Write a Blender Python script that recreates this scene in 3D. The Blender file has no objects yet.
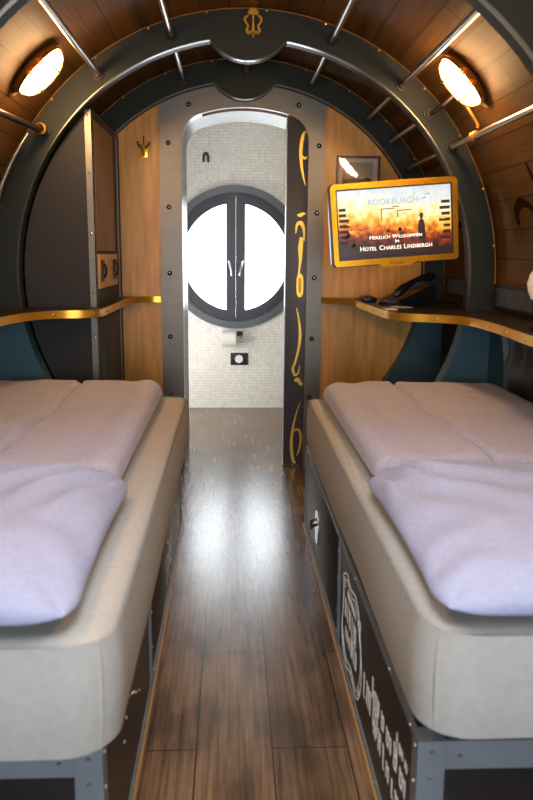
import bpy, bmesh, math, random
from mathutils import Vector, Matrix, noise
from mathutils.geometry import tessellate_polygon
R = math.radians
scn = bpy.context.scene
COL = scn.collection
random.seed(7)
CX, CZ = 0.065, 1.087            # axis of the round cabin
SK, RI = 1.07, 0.96              # wall radius, rib inner radius

# ------------------------------------------------------------------ materials
def lin(c):
    if isinstance(c, str):
        c = [int(c[i:i+2], 16)/255 for i in (0, 2, 4)]
        c = [x/12.92 if x <= .04045 else ((x+.055)/1.055)**2.4 for x in c]
    return (c[0], c[1], c[2], 1)

def new_mat(name):
    m = bpy.data.materials.new(name); m.use_nodes = True
    nt = m.node_tree
    return m, nt, nt.nodes['Principled BSDF']

def P(name, c, rough=.5, metal=0, noise_amt=0, noise_scale=20, bump=0, spec=None, stretch=None):
    m, nt, b = new_mat(name)
    b.inputs['Base Color'].default_value = lin(c)
    b.inputs['Roughness'].default_value = rough
    b.inputs['Metallic'].default_value = metal
    if spec is not None: b.inputs['Specular IOR Level'].default_value = spec
    if noise_amt or bump:
        tc = nt.nodes.new('ShaderNodeTexCoord'); mp = nt.nodes.new('ShaderNodeMapping')
        if stretch: mp.inputs['Scale'].default_value = stretch
        n = nt.nodes.new('ShaderNodeTexNoise'); n.inputs['Scale'].default_value = noise_scale
        n.inputs['Detail'].default_value = 5
        nt.links.new(tc.outputs['Object'], mp.inputs[0]); nt.links.new(mp.outputs[0], n.inputs['Vector'])
        if noise_amt:
            mr = nt.nodes.new('ShaderNodeMapRange')
            mr.inputs['From Min'].default_value = .3; mr.inputs['From Max'].default_value = .7
            mr.inputs['To Min'].default_value = 1-noise_amt; mr.inputs['To Max'].default_value = 1+noise_amt
            mx = nt.nodes.new('ShaderNodeVectorMath'); mx.operation = 'SCALE'
            mx.inputs[0].default_value = lin(c)[:3]
            nt.links.new(n.outputs['Fac'], mr.inputs['Value'])
            nt.links.new(mr.outputs[0], mx.inputs['Scale']); nt.links.new(mx.outputs[0], b.inputs['Base Color'])
        if bump:
            bp = nt.nodes.new('ShaderNodeBump'); bp.inputs['Strength'].default_value = bump
            bp.inputs['Distance'].default_value = .002
            nt.links.new(n.outputs['Fac'], bp.inputs['Height']); nt.links.new(bp.outputs[0], b.inputs['Normal'])
    return m

def coords(nt, src):
    """a 2D coordinate: 'uv', or two object axes such as 'xz'"""
    tc = nt.nodes.new('ShaderNodeTexCoord')
    if src == 'uv': return tc.outputs['UV']
    sp = nt.nodes.new('ShaderNodeSeparateXYZ'); cb = nt.nodes.new('ShaderNodeCombineXYZ')
    nt.links.new(tc.outputs['Object'], sp.inputs[0])
    for i, a in enumerate(src): nt.links.new(sp.outputs['xyz'.index(a)], cb.inputs[i])
    return cb.outputs[0]

def planks(name, src, c1, c2, cm, width, row, mortar, rough, grain=(2, 40), off=(0, 0), gamt=.35, brick_off=.37, knots=False, rvar=0, bump=.25, spec=.5):
    m, nt, b = new_mat(name)
    co = coords(nt, src)
    mp = nt.nodes.new('ShaderNodeMapping'); mp.inputs['Location'].default_value = (off[0], off[1], 0)
    nt.links.new(co, mp.inputs[0])
    br = nt.nodes.new('ShaderNodeTexBrick'); br.offset = brick_off; br.offset_frequency = 2
    for k, v in (('Color1', lin(c1)), ('Color2', lin(c2)), ('Mortar', lin(cm))): br.inputs[k].default_value = v
    br.inputs['Scale'].default_value = 1; br.inputs['Brick Width'].default_value = width
    br.inputs['Row Height'].default_value = row; br.inputs['Mortar Size'].default_value = mortar
    br.inputs['Mortar Smooth'].default_value = .3; br.inputs['Bias'].default_value = 0
    nt.links.new(mp.outputs[0], br.inputs['Vector'])
    mg = nt.nodes.new('ShaderNodeMapping'); mg.inputs['Scale'].default_value = (grain[0], grain[1], 1)
    nt.links.new(co, mg.inputs[0])
    n = nt.nodes.new('ShaderNodeTexNoise'); n.inputs['Scale'].default_value = 1; n.inputs['Detail'].default_value = 8
    n.inputs['Roughness'].default_value = .65; n.inputs['Distortion'].default_value = .4
    nt.links.new(mg.outputs[0], n.inputs['Vector'])
    mr = nt.nodes.new('ShaderNodeMapRange'); mr.inputs['From Min'].default_value = .3; mr.inputs['From Max'].default_value = .7
    mr.inputs['To Min'].default_value = 1-gamt; mr.inputs['To Max'].default_value = 1+gamt
    nt.links.new(n.outputs['Fac'], mr.inputs['Value'])
    sc = nt.nodes.new('ShaderNodeVectorMath'); sc.operation = 'SCALE'
    nt.links.new(br.outputs['Color'], sc.inputs[0]); nt.links.new(mr.outputs[0], sc.inputs['Scale'])
    out = sc.outputs[0]
    if knots:      # dark knots and broad stains in the floor boards
        mk = nt.nodes.new('ShaderNodeMapping'); mk.inputs['Scale'].default_value = (4.2, 9, 1)
        nt.links.new(co, mk.inputs[0])
        k = nt.nodes.new('ShaderNodeTexNoise'); k.inputs['Scale'].default_value = 1; k.inputs['Detail'].default_value = 3
        nt.links.new(mk.outputs[0], k.inputs['Vector'])
        kr = nt.nodes.new('ShaderNodeMapRange'); kr.inputs['From Min'].default_value = .35; kr.inputs['From Max'].default_value = .62
        kr.inputs['To Min'].default_value = .55; kr.inputs['To Max'].default_value = 1.2
        nt.links.new(k.outputs['Fac'], kr.inputs['Value'])
        s2 = nt.nodes.new('ShaderNodeVectorMath'); s2.operation = 'SCALE'
        nt.links.new(out, s2.inputs[0]); nt.links.new(kr.outputs[0], s2.inputs['Scale']); out = s2.outputs[0]
    nt.links.new(out, b.inputs['Base Color'])
    b.inputs['Roughness'].default_value = rough; b.inputs['Specular IOR Level'].default_value = spec
    if rvar:
        rr = nt.nodes.new('ShaderNodeMapRange'); rr.inputs['To Min'].default_value = rough-rvar; rr.inputs['To Max'].default_value = rough+rvar
        nt.links.new(n.outputs['Fac'], rr.inputs['Value']); nt.links.new(rr.outputs[0], b.inputs['Roughness'])
    bp = nt.nodes.new('ShaderNodeBump'); bp.inputs['Strength'].default_value = bump; bp.inputs['Distance'].default_value = .002
    nt.links.new(n.outputs['Fac'], bp.inputs['Height']); nt.links.new(bp.outputs[0], b.inputs['Normal'])
    return m

def emit(name, c, s):
    m, nt, b = new_mat(name)
    b.inputs['Base Color'].default_value = lin(c); b.inputs['Emission Color'].default_value = lin(c)
    b.inputs['Emission Strength'].default_value = s
    return m

def glass(name, tint=(1, 1, 1), refl=.06):
    m, nt, b = new_mat(name)
    tr = nt.nodes.new('ShaderNodeBsdfTransparent'); tr.inputs[0].default_value = (*tint, 1)
    gl = nt.nodes.new('ShaderNodeBsdfGlossy'); gl.inputs['Roughness'].default_value = .03
    fr = nt.nodes.new('ShaderNodeFresnel'); fr.inputs['IOR'].default_value = 1.45
    mx = nt.nodes.new('ShaderNodeMixShader')
    nt.links.new(fr.outputs[0], mx.inputs[0]); nt.links.new(tr.outputs[0], mx.inputs[1]); nt.links.new(gl.outputs[0], mx.inputs[2])
    nt.links.new(mx.outputs[0], nt.nodes['Material Output'].inputs['Surface'])
    return m

M = {}
M['wood_skin'] = planks('dark_wood_cladding', 'uv', '4a3316', '593e1d', '170f07', 2.6, .118, .0024, .6, grain=(3, 55), gamt=.3, spec=.12)
M['wood_panel'] = P('oiled_wood_panel', 'cf974a', .36, 0, .2, 3.0, 0, stretch=(14, 14, 1.3))
M['wood_inset'] = P('dark_wood_inset', '7c5227', .4, 0, .2, 3.0, 0, stretch=(14, 14, 1.3))
M['floor'] = planks('oak_floor', 'yx', '70543c', '57422f', '17100c', 1.25, .186, .0022, .26, grain=(2.6, 75), off=(.34, .0865+.186), gamt=.65, knots=True, rvar=.02, bump=.02, spec=.7)
M['rib'] = P('rib_slate_dimmed', '252b28', .55, .0, .06, 6, spec=.2)  # rib arches: same paint as the feet, darkened for the dimmer light overhead
M['lip'] = P('rib_edge_steel', '6a6b66', .3, .9)
M['teal'] = P('rib_slate_daylit', '3a5a66', .5, .0, .06, 5, spec=.3)  # rib paint again, with the cool daylight low down put into its colour
M['char'] = P('charcoal_laminate', '2a2a2c', .55, .0, .05, 6, spec=.25)
M['leafpaint'] = P('dark_slate_lacquer', '42434b', .4, 0, .04, 6)
M['black'] = P('black_paint', '15161a', .4)
M['steel'] = P('brushed_steel', 'a2a09c', .34, .95, .05, 8, stretch=(1, 1, 8))
M['plate'] = P('brushed_frame_plate', '74706a', .42, .8, .06, 10, stretch=(1, 1, 6))
M['chrome'] = P('polished_steel', 'c8c8c8', .18, 1)
M['angle'] = P('blue_grey_angle_steel', '74808c', .42, .35, .05, 10)
M['brass'] = P('polished_brass', 'e6b040', .3, .75, .06, 30)
M['gold'] = P('gold_leaf', 'e3b94f', .35, .75)
M['goldframe'] = P('gold_lacquer', 'cd9217', .26, .8, .1, 9)
M['sheet'] = P('taupe_sheet', '9c9b98', .9, 0, .05, 60, .35, spec=.1)
M['duvet'] = P('mauve_linen', 'a2a3ba', .92, 0, .07, 90, .4, spec=.1)
M['pillow'] = P('lavender_linen', '9296b0', .92, 0, .06, 90, .4, spec=.1)
M['leather'] = P('black_leather', '161517', .55, 0, .1, 80, .3, spec=.25)
M['tile'] = planks('pearl_mosaic', 'xz', 'ecebe6', 'dbd9d1', 'bdbbb4', .0215, .0215, .0012, .22, grain=(40, 40), gamt=.03, brick_off=0)
M['tile_side'] = planks('pearl_mosaic_side', 'yz', 'ecebe6', 'dbd9d1', 'bdbbb4', .0215, .0215, .0012, .22, grain=(40, 40), gamt=.03, brick_off=0)
M['white'] = P('white_plaster', 'e8e6e2', .8)
M['frame'] = P('grey_window_frame', '34363d', .35, .2)
M['reveal'] = P('window_ring_grey', '5a5d62', .35, .5)
M['glass'] = glass('window_glass')
M['picglass'] = glass('picture_glass')
M['ceramic'] = P('white_ceramic', 'efefef', .25)
M['paper'] = P('white_paper', 'e6e4de', .8)
M['lampglass'] = emit('lit_lamp_glass', (1, .58, .25), 112)
M['dark_iron'] = P('dark_iron', '2c2622', .4, .7)
M['lampbrass'] = P('aged_brass', 'a87532', .35, .9)
M['bath_fill'] = emit('added_ceiling_glass', (1, .9, .78), 1.5)  # glow of the added bathroom ceiling lamp
M['strip_fill'] = emit('added_strip_glass', (1, .98, .95), 24)  # glow of the added bathroom strip lamp
M['white_print'] = P('white_print', 'f2f4f2', .5)
M['pale_print'] = P('pale_print', 'd8d0ba', .6)
M['stain'] = P('burnt_mark', '21160c', .8, spec=.05)
M['shelf'] = P('dark_shelf_top', '241c18', .33, 0, .1, 12)
M['brasstrim'] = P('brass_screw', 'd8b060', .3, 1)
M['plastic'] = P('black_plastic', '17191d', .35)
M['key'] = P('grey_keys', '4a4e54', .5)
M['mat_board'] = P('cream_mat_board', 'e2c9b0', .7)
M['pframe'] = P('mahogany_frame', '4a2816', .35)
M['shade'] = P('frosted_white_shade', 'f0ece6', .6)
M['edge'] = P('wood_edge', '9c7648', .4)

# ------------------------------------------------------------------ mesh helpers
def box(bm, x0, x1, y0, y1, z0, z1, bev=0, seg=2):
    r = bmesh.ops.create_cube(bm, size=1)
    vs = r['verts']
    for v in vs:
        v.co = Vector((x0 if v.co.x < 0 else x1, y0 if v.co.y < 0 else y1, z0 if v.co.z < 0 else z1))
    if bev:
        es = {e for v in vs for e in v.link_edges}
        bmesh.ops.bevel(bm, geom=list(es), offset=bev, segments=seg, profile=.5, affect='EDGES')

def tube(bm, pts, r, n=10, closed=False, cap=True):
    pts = [Vector(p) for p in pts]; m = len(pts); rings = []
    rr = r if isinstance(r, (list, tuple)) else [r]*m
    prev = None
    for i, p in enumerate(pts):
        a = pts[(i-1) % m] if (closed or i > 0) else p
        b = pts[(i+1) % m] if (closed or i < m-1) else p
        t = (b-a).normalized()
        if prev is None:
            ref = Vector((0, 0, 1)) if abs(t.z) < .9 else Vector((1, 0, 0))
            u = t.cross(ref).normalized()
        else:
            u = (prev - t*prev.dot(t)).normalized()
        prev = u; w = t.cross(u)
        rings.append([bm.verts.new(p + (u*math.cos(2*math.pi*k/n) + w*math.sin(2*math.pi*k/n))*rr[i]) for k in range(n)])
    last = m if closed else m-1
    for i in range(last):
        A, B = rings[i], rings[(i+1) % m]
        for k in range(n): bm.faces.new((A[k], A[(k+1) % n], B[(k+1) % n], B[k]))
    if cap and not closed:
        bm.faces.new(rings[0][::-1]); bm.faces.new(rings[-1])

def cyl(bm, a, b, r, n=16, r2=None):
    tube(bm, [a, b], [r, r if r2 is None else r2], n)

def dome(bm, c, axis, r, h, n=10):
    """a low rivet head: c on the surface, axis pointing out"""
    axis = Vector(axis).normalized(); c = Vector(c)
    pts = [c, c+axis*h*.55, c+axis*h*.9, c+axis*h]
    tube(bm, pts, [r, r*.92, r*.6, r*.12], n)

def plate(bm, outer, a0, a1, plane='xz', holes=()):
    """solid plate: 2D outline (with holes) extruded between a0 and a1 along the third axis"""
    loops = [list(outer)] + [list(h) for h in holes]
    tri = tessellate_polygon([[Vector((p[0], p[1], 0)) for p in l] for l in loops])
    flat = [p for l in loops for p in l]
    def mk(p, a):
        return {'xz': (p[0], a, p[1]), 'xy': (p[0], p[1], a), 'yz': (a, p[0], p[1])}[plane]
    A = [bm.verts.new(mk(p, a0)) for p in flat]; B = [bm.verts.new(mk(p, a1)) for p in flat]
    for t in tri:
        try:
            bm.faces.new([A[i] for i in t]); bm.faces.new([B[i] for i in reversed(t)])
        except ValueError: pass
    s = 0
    for l in loops:
        k = len(l)
        for i in range(k):
            j = (i+1) % k
            bm.faces.new((A[s+i], A[s+j], B[s+j], B[s+i]))
        s += k
    bmesh.ops.recalc_face_normals(bm, faces=bm.faces[:])

def obj(name, bm, mat, parent=None, smooth=True, recalc=True):
    me = bpy.data.meshes.new(name)
    if recalc: bmesh.ops.recalc_face_normals(bm, faces=bm.faces[:])
    bm.to_mesh(me); bm.free()
    me.materials.append(M[mat] if isinstance(mat, str) else mat)
    if smooth:
        for p in me.polygons: p.use_smooth = True
        try: me.set_sharp_from_angle(angle=R(35))
        except Exception: pass
    o = bpy.data.objects.new(name, me); COL.objects.link(o)
    if parent is not None:
        o.parent = parent
        # every mesh is written in world coordinates: undo the parents' translation
        off = Vector(); q = parent
        while q is not None: off += q.location; q = q.parent
        o.location = -off
    return o

def thing(name, label, cat, loc, group=None):
    o = bpy.data.objects.new(name, None); COL.objects.link(o)
    o.empty_display_size = .05; o.location = loc; o['label'] = label; o['category'] = cat
    if group: o['group'] = group
    return o
def tag(o, label, cat, group=None):
    o['label'] = label; o['category'] = cat
    if group: o['group'] = group
    return o
def struct(name, bm=None, mat=None, **k):
    if bm is None:
        o = bpy.data.objects.new(name, None); COL.objects.link(o)
    else: o = obj(name, bm, mat, **k)
    o['kind'] = 'structure'
    return o
def B(): return bmesh.new()
def pol(r, a): return (CX + r*math.cos(R(a)), CZ + r*math.sin(R(a)))
def circ(cx, cz, r, n=48, a0=0): return [(cx + r*math.cos(2*math.pi*k/n+a0), cz + r*math.sin(2*math.pi*k/n+a0)) for k in range(n)]

# ------------------------------------------------------------------ the shell
XR, XL = CX+SK, CX-SK
YN, YF = -0.75, 4.205
def skin(name, prof, mat, y0=YN, y1=YF):
    bm = B(); uv = bm.loops.layers.uv.new('UVMap')
    ys = [y0 + (y1-y0)*i/8 for i in range(9)]
    s = [0]
    for i in range(1, len(prof)): s.append(s[-1]+math.dist(prof[i], prof[i-1]))
    g = [[bm.verts.new((p[0], y, p[1])) for y in ys] for p in prof]
    for i in range(len(prof)-1):
        for j in range(8):
            f = bm.faces.new((g[i][j], g[i][j+1], g[i+1][j+1], g[i+1][j]))
            for l, (a, b) in zip(f.loops, ((i, j), (i, j+1), (i+1, j+1), (i+1, j))): l[uv].uv = (ys[b], s[a])
    return struct(name, bm, mat, recalc=False)
skin('wall_right', [(XR, 0), (XR, .5), (XR, CZ)] + [pol(SK, a) for a in range(2, 57, 2)], 'wood_skin')
ceil = skin('ceiling', [pol(SK, a) for a in range(56, 125, 2)], 'wood_skin', y0=1.4)
skin('ceiling_rear', [pol(SK, a) for a in range(56, 125, 2)], 'wood_skin', y1=-.1)
skin('ceiling_side_right', [pol(SK, a) for a in range(56, 73, 2)], 'wood_skin', -.1, 1.4)
skin('ceiling_side_left', [pol(SK, a) for a in range(112, 125, 2)], 'wood_skin', -.1, 1.4)
w3 = struct('added_window_3')  # roof window added out of view to light the bed tops
sx0, sx1 = pol(SK, 112)[0], pol(SK, 72)[0]; sz = pol(SK, 72)[1]
bm = B(); plate(bm, [(sx0-.05, -.15), (sx1+.05, -.15), (sx1+.05, 1.45), (sx0-.05, 1.45)], 2.155, 2.2, 'xy', holes=[[(sx0+.03, -.07), (sx1-.03, -.07), (sx1-.03, 1.37), (sx0+.03, 1.37)]]); obj('window_frame', bm, 'frame', w3)
bm = B(); box(bm, sx0+.03, sx1-.03, -.07, 1.37, 2.172, 2.178); obj('pane', bm, 'glass', w3)
bm = B(); box(bm, sx0-.05, sx1+.05, -.15, -.1, 2.07, 2.154); box(bm, sx0-.05, sx1+.05, 1.4, 1.45, 2.07, 2.154); box(bm, sx1, sx1+.05, -.0999, 1.3999, 2.05, 2.154); box(bm, sx0-.05, sx0, -.0999, 1.3999, 2.05, 2.154); struct('trim_4', bm, 'frame')
skin('wall_left', [pol(SK, a) for a in range(124, 181, 2)] + [(XL, .5), (XL, 0)], 'wood_skin')
bm = B(); box(bm, -1.3, 1.4, YN-.05, 6.05, -.06, 0)
struct('floor', bm, 'floor')

# door outline (arched top, rounded shoulders)
def door_outline(dx=0, x0=-.262, x1=.402, top=1.934, rise=.03, rc=.135, z0=0):
    x0 += dx; x1 -= dx; top -= dx
    p = [(x1, z0), (x1, top-rise-rc)]
    for k in range(1, 9):
        a = R(k*78/8); p.append((x1-rc+rc*math.cos(a), top-rise-rc+rc*math.sin(a)))
    xa, za = p[-1]; xb = x0+rc-rc*math.cos(R(78))
    for k in range(1, 12):
        t = k/12; p.append((xa+(xb-xa)*t, za+4*t*(1-t)*(top-za)))
    for k in range(8, 0, -1):
        a = R(k*78/8); p.append((x0+rc-rc*math.cos(a), top-rise-rc+rc*math.sin(a)))
    p += [(x0, top-rise-rc), (x0, z0)]
    return p
DO = door_outline()
# far wall: round end of the cabin, wood, with the doorway cut out
body = [(XR, 0), (XR, CZ)] + [pol(SK, a) for a in range(3, 180, 3)] + [(XL, CZ), (XL, 0)]
outer = [(.48, 0)] + body + [(-.37, 0)]
def notched(outline, hole): return outline + [p for p in reversed(hole)]
bm = B(); plate(bm, body + notched([], DO), 4.205, 4.225)
struct('wall_far', bm, 'wood_panel', smooth=False)
# steel door frame plate: thing-like structure with parts
def plate_top():
    a0 = math.degrees(math.acos((.487-CX)/.985)); a1 = math.degrees(math.acos((-.377-CX)/.985))
    return [pol(.985, a0+(a1-a0)*k/20) for k in range(21)]
d1 = struct('door_1')
bm = B(); plate(bm, [(.487, 0)] + plate_top() + [(-.377, 0)] + notched([], DO), 4.19, 4.2045)
obj('door_frame', bm, 'plate', d1)
for (px, pz) in [(-.33, 1.752), (-.222, 1.943), (-.331, 1.428), (-.331, 1.085), (-.333, .745), (-.333, .42), (-.333, .12), (.347, 1.948), (.457, 1.748), (.452, 1.405), (.445, 1.065), (.437, .735), (.43, .41), (.43, .1)]:
    bm = B(); dome(bm, (px, 4.19, pz), (0, -1, 0), .0135, .007, 12)
    b_ = obj('bolt', bm, 'dark_iron', d1)
    bm = B(); dome(bm, (px, 4.1835, pz), (0, -1, 0), .006, .003, 6)
    obj('bolt_head', bm, 'chrome', b_)
# tunnel liner behind the frame
bm = B()
o1, o2 = door_outline(.0), door_outline(-.018)
plate(bm, [p for p in o2] + [p for p in reversed(o1)], 4.305, 4.66)
obj('door_liner', bm, 'plate', d1)
bm = B(); plate(bm, door_outline(-.018, x1=-.1)[len(o2)//2:] + list(reversed(door_outline(0, x1=-.1)[len(o1)//2:])), 4.2255, 4.304)
obj('door_stop', bm, 'steel', d1)
# the wall of the bathroom that carries the liner
bm = B(); plate(bm, [(1.0, 0), (1.0, 2.2), (-.75, 2.2), (-.75, 0)] + list(reversed(o2)), 4.64, 4.66)
struct('wall_bathroom_front', bm, 'white', smooth=False)
bm = B(); box(bm, -.78, -.75, 4.64, 5.95, 0, 2.2); struct('wall_bathroom_left', bm, 'tile_side')
bm = B(); box(bm, 1.0, 1.03, 4.64, 5.95, 0, 2.2); struct('wall_bathroom_right', bm, 'tile_side')
bm = B(); box(bm, -.78, 1.03, 4.64, 5.95, 2.2, 2.23); struct('ceiling_bathroom', bm, 'white')
bm = B(); box(bm, -1.1, 1.2, 4.225, 4.64, 2.05, 2.08); struct('ceiling_pocket', bm, 'char')
bm = B(); box(bm, -1.12, -1.1, 4.2255, 4.64, 0, 2.05); box(bm, 1.2, 1.22, 4.2255, 4.64, 0, 2.05); struct('trim_pocket', bm, 'char')

# sliding door leaf, half open
leaf_x0 = .293
bm = B(); box(bm, leaf_x0, 1.0, 4.245, 4.285, .006, 1.96, .003)
leaf = obj('door_leaf', bm, 'leafpaint', d1)
bm = B(); box(bm, leaf_x0-.004, leaf_x0-.0002, 4.243, 4.287, .006, 1.96); obj('edge_strip', bm, 'steel', leaf)
def ribbon(bm, pts, ws, y0, y1, sub=6):
    """flat tapering band through 2D points (x,z), between y0 and y1"""
    P_ = [Vector((p[0], p[1], 0)) for p in pts]; out = []; wo = []
    n = len(P_)
    for i in range(n-1):
        p0 = P_[max(i-1, 0)]; p1 = P_[i]; p2 = P_[i+1]; p3 = P_[min(i+2, n-1)]
        for k in range(sub):
            t = k/sub
            out.append(.5*((2*p1)+(p2-p0)*t+(2*p0-5*p1+4*p2-p3)*t*t+(3*p1-p0-3*p2+p3)*t**3))
            wo.append(ws[i]+(ws[i+1]-ws[i])*t)
    out.append(P_[-1]); wo.append(ws[-1])
    L, Rr = [], []
    for i, p in enumerate(out):
        t = (out[min(i+1, len(out)-1)]-out[max(i-1, 0)]).normalized(); nn = Vector((-t.y, t.x, 0))
        L.append(p+nn*wo[i]/2); Rr.append(p-nn*wo[i]/2)
    V = [[bm.verts.new((q.x, y, q.y)) for q in s] for s in (L, Rr) for y in (y0, y1)]
    l0, l1, r0, r1 = V
    for i in range(len(out)-1):
        bm.faces.new((l0[i], l0[i+1], r0[i+1], r0[i])); bm.faces.new((l1[i], r1[i], r1[i+1], l1[i+1]))
        bm.faces.new((l0[i], l1[i], l1[i+1], l0[i+1])); bm.faces.new((r0[i], r0[i+1], r1[i+1], r1[i]))
    bm.faces.new((l0[0], r0[0], r1[0], l1[0])); bm.faces.new((l0[-1], l1[-1], r1[-1], r0[-1]))
Y0, Y1 = 4.2435, 4.2447
orn = []
orn.append([([(.398, 1.835), (.378, 1.81), (.366, 1.74), (.368, 1.67), (.380, 1.60), (.394, 1.55)], [.010, .014, .017, .015, .009, .003]),
            ([(.370, 1.705), (.386, 1.69), (.402, 1.70)], [.006, .012, .006])])
orn.append([([(.352, 1.40), (.366, 1.395), (.386, 1.405), (.398, 1.40)], [.004, .018, .014, .006]),
            ([(.345, 1.30), (.352, 1.345), (.372, 1.355), (.388, 1.325), (.392, 1.26)], [.004, .014, .022, .016, .004]),
            ([(.378, 1.28), (.372, 1.22), (.372, 1.15), (.358, 1.03)], [.020, .026, .014, .003])])
orn.append([([(.356, .90), (.372, .82), (.378, .74), (.368, .66), (.350, .59), (.340, .56), (.352, .525), (.372, .54), (.378, .58)], [.003, .010, .016, .012, .012, .014, .012, .010, .004]),
            ([(.35, .49), (.368, .50), (.385, .475), (.398, .48)], [.006, .024, .018, .01])])
orn.append([([(.385, .37), (.362, .30), (.344, .21), (.338, .12), (.348, .04), (.362, .00+.015)], [.003, .008, .013, .016, .018, .012]),
            ([(.352, .20), (.366, .215), (.386, .20), (.392, .16), (.384, .10), (.37, .06)], [.006, .012, .014, .014, .012, .004])])
for grp in orn:
    bm = B()
    for pts, ws in grp: ribbon(bm, pts, ws, Y0, Y1)
    obj('ornament', bm, 'gold', leaf)
bm = B()
hp = []
for k in range(24):
    a = 2*math.pi*k/24; hp.append((.372+.019*math.cos(a), 1.022+.064*(1 if math.sin(a) > 0 else -1)*abs(math.sin(a))**.55))
hi = [(.372+(x-.372)*.5, 1.022+(z-1.022)*.68) for x, z in hp]
plate(bm, hp + [], 4.2395, 4.2447, holes=[hi]); hd = obj('door_handle', bm, 'brass', leaf)
bm = B(); plate(bm, hi, 4.2435, 4.2447)
obj('handle_recess', bm, 'lampbrass', leaf)

# ------------------------------------------------------------------ round bathroom window in the tiled wall
WX, WZ = .03, 1.155
bm = B(); plate(bm, [(1.03, 0), (1.03, 2.23), (-.78, 2.23), (-.78, 0)], 5.92, 5.96, holes=[circ(WX, WZ, .50, 64)])
struct('wall_bathroom_far', bm, 'tile', smooth=False)
def round_window(name, cx, cz, y, s, sc=1.0, rear=False):
    """y: wall face, s: +1 when the room is on the low-y side"""
    w = struct(name)
    def yy(a, b): return (y-s*a, y-s*b) if s > 0 else (y-s*b, y-s*a)
    def ring(r0, r1, a, b): 
        bm = B(); c0, c1 = yy(a, b); plate(bm, circ(cx, cz, r0*sc, 72), min(c0, c1), max(c0, c1), holes=[circ(cx, cz, r1*sc, 72)]); return bm
    obj('window_surround', ring(.532, .478, .03, -.035), 'reveal', w)
    obj('window_frame', ring(.4775, .447, .018, -.035), 'frame', w)
    for sd in (-1, 1):
        def dshape(r, x0, n=40):
            a = math.acos(x0/r); return [(cx+sd*sc*r*math.cos(-a+2*a*k/n), cz+sc*r*math.sin(-a+2*a*k/n)) for k in range(n+1)]
        bm = B(); c0, c1 = yy(.03, -.03)
        def rnd(r, x0):   # D outline with softened corners
            return dshape(r, x0)
        plate(bm, rnd(.446, .0003), min(c0, c1), max(c0, c1), holes=[rnd(.398, .072)])
        cs = obj('casement', bm, 'frame', w)
        bm = B(); c0, c1 = yy(-.006, -.014); plate(bm, rnd(.4, .07), min(c0, c1), max(c0, c1)); obj('pane', bm, 'glass', cs)
        bm = B(); yh = y-s*.034
        tube(bm, [(cx+sd*sc*.03, yh+s*.003, cz-.13), (cx+sd*sc*.03, yh-s*.03, cz-.13), (cx+sd*sc*.033, yh-s*.034, cz-.10), (cx+sd*sc*.05, yh-s*.034, cz-.02)], .008)
        obj('window_handle', bm, 'chrome', cs)
    return w
round_window('window_1', WX, WZ, 5.92, 1)

# near end of the cabin, behind the camera: end wall with an unseen, inferred window for daylight
bm = B(); plate(bm, [(XR, 0), (XR, CZ)] + [pol(SK, a) for a in range(3, 180, 3)] + [(XL, CZ), (XL, 0)], YN-.06, YN, holes=[[(.75, .58), (.75, 1.62), (-.62, 1.62), (-.62, .58)]])
struct('wall_near', bm, 'wood_panel', smooth=False)
w2 = struct('window_2')
bm = B(); plate(bm, [(.75, .58), (.75, 1.62), (-.62, 1.62), (-.62, .58)], YN-.055, YN-.005, holes=[[(.70, .63), (.70, 1.57), (-.57, 1.57), (-.57, .63)]])
obj('window_frame', bm, 'frame', w2)
bm = B(); box(bm, -.57, .70, YN-.035, YN-.028, .63, 1.57); obj('pane', bm, 'glass', w2)

# ------------------------------------------------------------------ ribs (round steel frames of the cabin)
def key_r(a, zc=1.062, rk=.19):
    """inner radius of a rib at angle a, with the round boss hanging at the crown"""
    th = R(a); ux, uz = math.cos(th), math.sin(th)
    b = uz*zc; disc = b*b-(zc*zc-rk*rk)
    if disc > 0 and uz > 0:
        t = b-math.sqrt(disc)
        return min(RI, t)
    return RI
def outer_r(a, rmax):
    th = R(a); c, s = math.cos(th), math.sin(th)
    if s >= 0: return rmax
    t = (rmax)/abs(c) if abs(c) > 1e-6 else 9
    t2 = (CZ-.001)/-s
    return min(t, t2)
def rib(name, y0, y1, a0, a1, mat='rib'):
    if a0 < -10:
        o = rib(name, y0, y1, -9, 189)
        for q0, q1 in ((a0, -9.01), (189.01, a1)): obj('rib_foot', rib_mesh(y0, y1, q0, q1)[0], 'teal', o)  # feet get the daylit copy of the rib paint
        return o
    bm, angs = rib_mesh(y0, y1, a0, a1)
    o = struct(name, bm, mat)
    return rib_trim(o, angs, y0, y1)
def rib_mesh(y0, y1, a0, a1):
    angs = []; a = a0
    while a < a1-1e-6:
        angs.append(a); a += .75 if 78 < a < 102 else 2
    angs.append(a1)
    bm = B()
    g = []
    for a in angs:
        ri, ro = key_r(a), outer_r(a, SK-.001)
        q = []
        for rr in (ri, ri+.006, ro):
            for y in (y0, y1): q.append(bm.verts.new((pol(rr, a)[0], y, pol(rr, a)[1])))
        g.append(q)
    for A, C in zip(g, g[1:]):
        bm.faces.new((A[0], A[1], C[1], C[0])); bm.faces.new((A[4], C[4], C[5], A[5]))
        for k in (0, 2):
            bm.faces.new((A[k], C[k], C[k+2], A[k+2])); bm.faces.new((A[k+1], A[k+3], C[k+3], C[k+1]))
    for q, fl in ((g[0], 0), (g[-1], 1)):
        for k in (0, 2):
            f = (q[k], q[k+2], q[k+3], q[k+1]); bm.faces.new(f if fl else f[::-1])
    return bm, angs
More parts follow.
